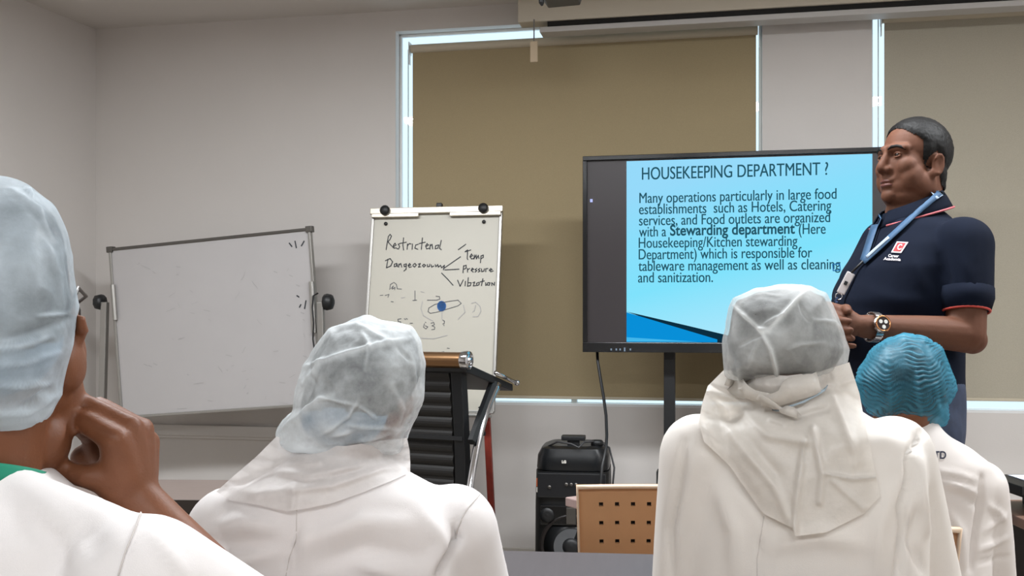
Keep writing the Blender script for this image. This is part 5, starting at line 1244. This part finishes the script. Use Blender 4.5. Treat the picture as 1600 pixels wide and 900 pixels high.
# spectacles
m = MB(); gl = MB()
def h5(p): return hc5 + R5 @ (Vector(p) * 0.98)
for k in (-1, 1):
    cc = Vector((0.036 * k, 0.104, 0.003)); pts = []
    for i in range(24):
        q = 2 * math.pi * i / 24; pts.append(h5((cc.x + 0.027 * math.cos(q), cc.y - 0.10 * abs(cc.x + 0.027 * math.cos(q)) * 1.2 + 0.004, cc.z + 0.021 * math.sin(q))))
    m.tube(pts, 0.0022, 8, closed=True); gl.add(pts, [list(range(24))])
    m.tube([h5((0.064 * k, 0.098, 0.012)), h5((0.080 * k, 0.06, 0.012)), h5((0.084 * k, -0.005, 0.012)), h5((0.080 * k, -0.03, -0.008))], 0.002, 8)
m.tube([h5((-0.010, 0.108, 0.008)), h5((0, 0.110, 0.011)), h5((0.010, 0.108, 0.008))], 0.002, 8)
sg = thing('spectacles', 'dark-rimmed spectacles on the person at the left edge', 'glasses', h5((0, 0.1, 0.0)))
m.build('rim', mat('dark_brown_rim', (48, 34, 28), 0.35), sg, True); gl.build('lens', M_glass, sg)
# ------------------------------------------------------------------ standing man in the navy polo shirt
YM = 2.62
yawM = 180 + 86                                     # faces the screen side, turned a little toward the seated people
fM, rM = body_frame(yawM); lM = -rM                  # lM: his left, toward the viewer
CM = (P(1413, 0, YM).x, YM)
sM = 0.965
hcM = P(1426, 255, YM - 0.0); RM = frame(180 + 71, 6, 0) @ Matrix.Diagonal((1.0, 0.90, 1.0))
man = thing('person', 'standing man in a navy polo shirt and jeans with lanyard and wristwatch', 'person', (CM[0], CM[1], 0))
def mp(sh, sd, z): return Vector((CM[0], CM[1], z)) + fM * sh + lM * sd
ringsM = [(1.0, 0.160, 0.132, 0.0), (1.06, 0.165, 0.140, 0.008), (1.15, 0.176, 0.152, 0.018), (1.25, 0.19, 0.150, 0.02), (1.33, 0.186, 0.136, 0.004), (1.385, 0.165, 0.118, -0.014), (1.43, 0.130, 0.100, -0.024), (1.460, 0.094, 0.084, -0.024), (1.476, 0.074, 0.074, -0.022)]
rgM = [ring(CM, fM, rM, z, a, b, sh) for z, a, b, sh in ringsM]
shL, elL, wrL = P(1506, 383, 2.47), P(1510, 523, 2.42), P(1350, 510, 2.37)
shR, elR, wrR = P(1385, 383, 2.77), Vector((0.845, 2.74, 1.13)), Vector((0.80, 2.47, 1.185))
b = MB(); b.loft([(c, a * 0.92, q * 0.92) for c, a, q in rgM[:-1]])
b.capsule(mp(-0.014, 0, 1.45), hcM + RM @ Vector((0, -0.020, -0.055)), 0.064, 0.064)
head_shapes(b, hcM, RM, sM, True, 1.0)
# arms with a fuller elbow
b.capsule(shL, elL, 0.056, 0.044); b.capsule(elL, elL + (wrL - elL) * 0.45, 0.043, 0.037); b.capsule(elL + (wrL - elL) * 0.45, wrL, 0.037, 0.027); b.ell(elL + Vector((0.014, 0, -0.012)), (0.034, 0.034, 0.034))
b.capsule(shR, elR, 0.056, 0.044); b.capsule(elR, wrR, 0.042, 0.027)
# clasped hands: left over right
fw = (wrL - elL).normalized(); up = Vector((0, -0.35, 0.94)); sd = fw.cross(up).normalized()
if sd.y > 0: sd = -sd
simple_hand(b, wrL + fw * 0.01, (fw + Vector((0, 0.35, -0.1))).normalized(), Vector((0.2, -0.2, -0.96)).normalized(), Vector((-0.3, -0.9, 0.1)).normalized(), 1.05)
fw2 = Vector((-0.35, -0.9, -0.1)).normalized(); simple_hand(b, wrR + fw2 * 0.01, fw2, Vector((0.2, 0.1, -0.97)).normalized(), Vector((-0.9, 0.35, 0)).normalized(), 1.0)
hipM = [mp(0.0, s * 0.095, 0.93) for s in (-1, 1)]; kneeM = [mp(0.02, s * 0.11, 0.50) for s in (-1, 1)]; ankM = [mp(-0.01, s * 0.12, 0.09) for s in (-1, 1)]
for h, k, n in zip(hipM, kneeM, ankM): b.capsule(h, k, 0.08, 0.055); b.capsule(k, n, 0.052, 0.038)
me = remeshed(b, 0.0036, 4, 0.5); a = get_co(me); a = sculpt_face(a, get_no(me), hcM, RM, sM); set_co(me, a)
manbody = link_mesh('body', me, M_skin_man, man, True)
def hM(p): return hcM + RM @ (Vector(p) * sM)
hm = hair_from(me, hcM, RM, sM, 0.0065); link_mesh('hair', hm, M_hair, man, True)
# brows, eyes, lips shade, stubble left to the light
mb = MB(); l = to_local(get_co(me), hcM, RM, sM)
bvM = bvh_of(me)
def on_face(x, u, lift=0.0):
    h = bvM.ray_cast(hM((x, 0.25, u)), -(RM @ Vector((0, 1, 0)))); return h[0] + (RM @ Vector((0, 1, 0))) * lift if h[0] is not None else hM((x, 0.09, u))
for k in (-1, 1):
    mb = MB(); pts = [on_face(k * x, u, -0.001) for x, u in [(0.012, 0.020), (0.022, 0.026), (0.034, 0.0275), (0.045, 0.024), (0.053, 0.017)]]
    mb.tube(pts, [0.002, 0.0042, 0.0042, 0.0035, 0.0015], 8); mb.build('eyebrow', M_hair, man, True)
    ec = hM((0.031 * k, 0.0745, 0.005)); ey = MB().ell(ec, (0.0125, 0.0125, 0.0125), None, 20, 14).build('eyeball', mat('eye_white', (196, 186, 176), 0.2), man, True)
    ir = MB(); dv = (RM @ Vector((-0.1, 1, -0.05))).normalized(); ir.lathe([(0.0062, 0), (0.0058, 0.0012), (0.003, 0.002)], ec + dv * 0.0112, dv, 16); ir.build('iris', mat('dark_iris', (30, 18, 14), 0.15), ey, True)
    for zz, rr in ((0.0062, 0.0030), (-0.0055, 0.0024)):
        pts = [hM(((0.031 + x) * k, 0.0745 + math.sqrt(max(0.0001, 0.0140 ** 2 - x * x - zz * zz * 0.5)), 0.005 + zz * (1 - (x / 0.0155) ** 2))) for x in (-0.0135, -0.009, -0.004, 0.001, 0.006, 0.010, 0.0135)]
        MB().tube(pts, [rr * 0.5, rr, rr, rr, rr, rr, rr * 0.5], 8).build('eyelid', M_skin_man, man, True)
# lips tinted
lm = MB(); M_lip = mat('lip', (104, 60, 54), 0.45)
for u0, rr in ((-0.0605, 0.0042), (-0.072, 0.0048)):
    pts = [on_face(x, u0 - 0.06 * abs(x) * (1 if u0 > -0.066 else -0.7), -0.0028) for x in (-0.022, -0.014, -0.006, 0, 0.006, 0.014, 0.022)]
    lm.tube(pts, [rr * 0.4, rr * 0.85, rr, rr * 0.95, rr, rr * 0.85, rr * 0.4], 10)
lm.build('lips', M_lip, man, True)
# polo shirt
m = MB(); m.loft(rgM, 48, 2.25)
cuffL = shL + (elL - shL) * 0.52; cuffR = shR + (elR - shR) * 0.52
m.capsule(shL, cuffL, 0.070, 0.064); m.capsule(shR, cuffR, 0.070, 0.064)
me = remeshed(m, 0.006, 8, 0.5)
foldsM = [([(1465, 470), (1440, 440), (1425, 400)], 10, 0.004), ([(1470, 400), (1480, 440), (1478, 478)], 6, -0.010), ([(1345, 450), (1400, 470), (1460, 478)], 12, 0.004), ([(1340, 480), (1400, 494), (1450, 490)], 9, -0.003), ([(1350, 390), (1340, 430)], 8, 0.003), ([(1430, 345), (1470, 350), (1500, 340)], 8, 0.002), ([(1495, 500), (1480, 530), (1498, 570)], 8, 0.005), ([(1500, 400), (1520, 440)], 10, 0.003)]
finish_cloth(me, foldsM, 14.0, 0.0028, 8)
polo = link_mesh('polo_shirt', me, M_polo, man, True)
# cuff piping
def piping(c, ax, rad, name, m):
    ax = ax.normalized(); u = ax.cross(Vector((0, 0, 1))).normalized(); w = ax.cross(u)
    MB().tube([c + (u * math.cos(q) + w * math.sin(q)) * rad for q in np.linspace(0, 2 * math.pi, 33)[:-1]], 0.0032, 8, closed=True).build(name, m, man, True)
M_pipe = mat('red_piping', (176, 62, 52), 0.8)
bvP = bvh_of(polo)
axL = (elL - shL).normalized(); piping(cuffL + axL * 0.050, axL, 0.053, 'cuff_piping', M_pipe)
o = MB().tube([cuffL - axL * 0.004, cuffL + axL * 0.022, cuffL + axL * 0.05], [0.0650, 0.0645, 0.0555], 28).build('cuff', M_polo, polo, True); md = o.modifiers
# collar with red piping along its fold
cB, cF = 1.532, 1.476
col = collar(man, (CM[0] - fM.x * 0.018, CM[1] - fM.y * 0.018), fM, rM, cB, cF, 0.072, 0.100, 0.044, M_polo, 0.30, 'polo_collar')
pts = []
for i in range(30):
    q = math.radians(-150 + 300 * i / 29); d = -fM * math.cos(q) + rM * math.sin(q); k = (1 + math.cos(q)) / 2
    pts.append(Vector((CM[0] - fM.x * 0.018, CM[1] - fM.y * 0.018, 0)) + d * 0.101 + Vector((0, 0, cF + (cB - cF) * k - 0.0435)))
MB().tube(pts, 0.0026, 8).build('collar_piping', mat('pink_piping', (176, 92, 98), 0.8), col, True)
# placket
strip_on(bvP, [(1377, 342), (1370, 360), (1362, 385), (1354, 405)], 9, 0.003, 'placket', M_polo, man)
# lanyard, clip and keys (a thing of its own, worn by the man)
lan = thing('lanyard', 'blue lanyard with a white clip tag hanging on the standing man\'s chest', 'lanyard', P(1352, 410, 2.44))
M_lan = mat('lanyard_blue', (42, 76, 108), 0.7, var=0.12, vscale=40); M_lan2 = mat('lanyard_grey', (150, 166, 184), 0.7)
nP = len(polo.data.vertices); cv = [tuple(v.co) for v in col.data.vertices]
bvC = BVHTree.FromPolygons([tuple(v.co) for v in polo.data.vertices] + cv, [list(p.vertices) for p in polo.data.polygons] + [[i + nP for i in p.vertices] for p in col.data.polygons])
strip_on(bvC, [(1468, 303), (1458, 312), (1440, 328), (1418, 350), (1395, 372), (1372, 394), (1352, 412)], 8, 0.007, 'strap', M_lan, lan)
strip_on(bvC, [(1470, 302), (1458, 310)], 11, 0.0085, 'strap_patch', M_lan2, lan)
strip_on(bvC, [(1378, 336), (1370, 356), (1362, 380), (1352, 410)], 10, 0.007, 'strap', M_lan, lan)
strip_on(bvC, [(1392, 374), (1372, 392), (1358, 405)], 4, 0.010, 'strap_edge', M_lan2, lan)
p0, _ = cast_px(bvP, 1337, 428, 0.012); p1, _ = cast_px(bvP, 1322, 462, 0.016)
if p0 is None: p0 = P(1337, 428, 2.5)
if p1 is None: p1 = P(1321, 462, p0.y)
d = (p1 - p0).normalized(); nrm = Vector((-0.35, -0.93, 0)); sdv = d.cross(nrm).normalized(); nrm = sdv.cross(d)
MB().box((p0 + p1) / 2, (0.021, 0.006, (p1 - p0).length), Matrix((sdv, nrm, d)).transposed(), 0.003).build('clip_tag', mat('tag_white', (212, 206, 206), 0.4), lan)
mk = (p0 + p1) / 2 - nrm * 0.004; mk2 = (p0 + p1) / 2 + nrm * 0.004
for q in (mk, mk2):
    if q.y == min(mk.y, mk2.y): MB().box(q, (0.008, 0.0015, 0.010), Matrix((sdv, nrm, d)).transposed()).build('tag_mark', M_black, lan)
pr_, _ = cast_px(bvC, 1352, 411, 0.008); MB().tube([pr_ if pr_ else P(1352, 411, 2.46), p0], 0.003, 8).build('cord', M_black, lan, True)
MB().tube([p1 + d * 0.008 + sdv * 0.008 * math.cos(q) + d * 0.008 * math.sin(q) for q in np.linspace(0, 6.28, 17)[:-1]], 0.0016, 8, closed=True).build('key_ring', M_chrome, lan, True)
for k in range(4):
    c0 = p1 + d * (0.018 + 0.009 * k) + sdv * (0.002 * (-1) ** k); MB().box(c0, (0.005, 0.004, 0.012), Matrix((sdv, nrm, d)).transposed(), 0.0012).build('chain_link', mat('steel_blue', (90, 110, 150), 0.25, 0.9), lan)
# chest emblem: red slanted patch, white border, letter, two lines of lettering
def on_polo(x, y, lift):
    h, _n = cast_px(bvP, x, y, lift); return h if h is not None else P(x, y, 2.45)
def patch(pts, m, lift, name, n=6, parent=None):
    vs = []; fs = []
    A, B, C_, D = [np.array(p, float) for p in pts]
    for j in range(n + 1):
        for i in range(n + 1):
            u, v = i / n, j / n; p = (A * (1 - u) + B * u) * (1 - v) + (D * (1 - u) + C_ * u) * v; vs.append(on_polo(p[0], p[1], lift))
    for j in range(n):
        for i in range(n): fs.append([j * (n + 1) + i, j * (n + 1) + i + 1, (j + 1) * (n + 1) + i + 1, (j + 1) * (n + 1) + i])
    return MB().add(vs, fs).build(name, m, parent or man)
M_redp = mat('emblem_red', (176, 30, 36), 0.7); M_whp = mat('emblem_white', (222, 214, 218), 0.7)
em = patch([(1402, 378.2), (1419.5, 379.2), (1408.5, 396), (1393, 395)], M_whp, 0.0022, 'emblem')
patch([(1403.2, 380.2), (1416, 380.8), (1407.4, 393.8), (1396, 393.2)], M_redp, 0.0032, 'emblem_field', parent=em)
def polo_text(s, x, y, wpx, hpx, m, lift, bold=0.0, slope=0.0):
    me = text_mesh(s, 1.0, bold); a = get_co(me); k = wpx / (a[:, 0].max() - a[:, 0].min()); x0 = a[:, 0].min()
    vs = [tuple(on_polo(x + (p[0] - x0) * k + p[1] * hpx * 0.25, y - p[1] * hpx + slope * (p[0] - x0) * k, lift)) for p in a]
    n = bpy.data.meshes.new('lettering'); n.from_pydata(vs, [], [list(p.vertices) for p in me.polygons]); n.update(); link_mesh('lettering', n, m, em)
polo_text('C', 1402.4, 391.6, 6.6, 12, M_whp, 0.0045, 0.03)
polo_text('Career', 1388.5, 402.4, 16, 6.2, M_whp, 0.003, 0.02, 0.05); polo_text('Academia', 1381.5, 407, 26, 6.0, M_whp, 0.003, 0.02, 0.06)
# jeans
m = MB(); m.loft([ring(CM, fM, rM, z, a, b_, sh) for z, a, b_, sh in [(0.84, 0.165, 0.118, 0.0), (0.92, 0.172, 0.126, 0), (1.0, 0.168, 0.128, 0.0), (1.05, 0.164, 0.128, 0.0)]])
for h, k, n in zip(hipM, kneeM, ankM): m.capsule(h, k, 0.098, 0.078); m.capsule(k, n + Vector((0, 0, 0.0)), 0.076, 0.068)
me = remeshed(m, 0.009, 6); finish_cloth(me, [([(1496, 628), (1470, 632)], 2.5, 0.002)], 17.0, 0.003, 9); jeans = link_mesh('jeans', me, M_jeans, man, True)
for n in ankM:
    m = MB(); p = Vector((n.x, n.y, 0.048)); m.capsule(p - fM * 0.05, p + fM * 0.14, 0.046, 0.04); m.capsule(p, p + Vector((0, 0, 0.05)), 0.048, 0.046)
    me = remeshed(m, 0.008, 4); aa = get_co(me); aa[:, 2] = np.maximum(aa[:, 2], 0.002); set_co(me, aa); link_mesh('shoe', me, M_shoe, man, True)
# wristwatch
wc = elL + (wrL - elL) * 0.91; ax = (wrL - elL).normalized(); toc = Vector((-0.05, -0.97, 0.22)); toc = (toc - ax * toc.dot(ax)).normalized(); uu = ax.cross(toc)
wt = thing('wristwatch', 'steel wristwatch with gold bezel on the standing man\'s left wrist', 'watch', wc)
M_steel = mat('watch_steel', (200, 198, 198), 0.22, 1.0); M_gold = mat('rose_gold', (214, 150, 104), 0.2, 1.0)
rw = 0.0335; bnd = MB()
for i in range(26):
    q = 2 * math.pi * i / 26; d1 = toc * math.cos(q) + uu * math.sin(q); d2 = -toc * math.sin(q) + uu * math.cos(q)
    bnd.box(wc + d1 * rw, (0.0068, 0.018, 0.004), Matrix((d2, ax, d1)).transposed(), 0.001)
bnd.build('bracelet', M_steel, wt)
cw = wc + toc * (rw - 0.003)
MB().lathe([(0.019, 0), (0.0205, 0.002), (0.0205, 0.008), (0.019, 0.011)], cw, toc, 32).build('case', M_steel, wt)
MB().lathe([(0.0185, 0.0105), (0.0195, 0.012), (0.0165, 0.0135), (0.0155, 0.0115)], cw, toc, 32).build('bezel', M_gold, wt, True)
dl = MB().lathe([(0.0155, 0.0112), (0.0155, 0.0122)], cw, toc, 32).build('dial', mat('watch_dial', (44, 30, 28), 0.3), wt)
for aq in (0.6, 2.5, 4.6): MB().lathe([(0.0046, 0.0122), (0.0046, 0.0127)], cw + (ax * math.cos(aq) + uu * math.sin(aq)) * 0.0078, toc, 16).build('subdial', M_sticker, dl)

# ------------------------------------------------------------------ chairs under the seated people
copy_chair(ch0, 'beige chair whose back edge shows behind the person in blue cap', (0.625, 2.08, 0), math.radians(-6))
copy_chair(ch0, 'beige chair under the person with the slipped hood', (C2[0], C2[1] + 0.0, 0), math.radians(-4))
copy_chair(ch0, 'beige chair under the person with the tied cap', (C3[0], C3[1] + 0.0, 0), math.radians(3))
copy_chair(ch0, 'beige chair under the person at the left edge', (C5[0], C5[1] + 0.0, 0), math.radians(-22))
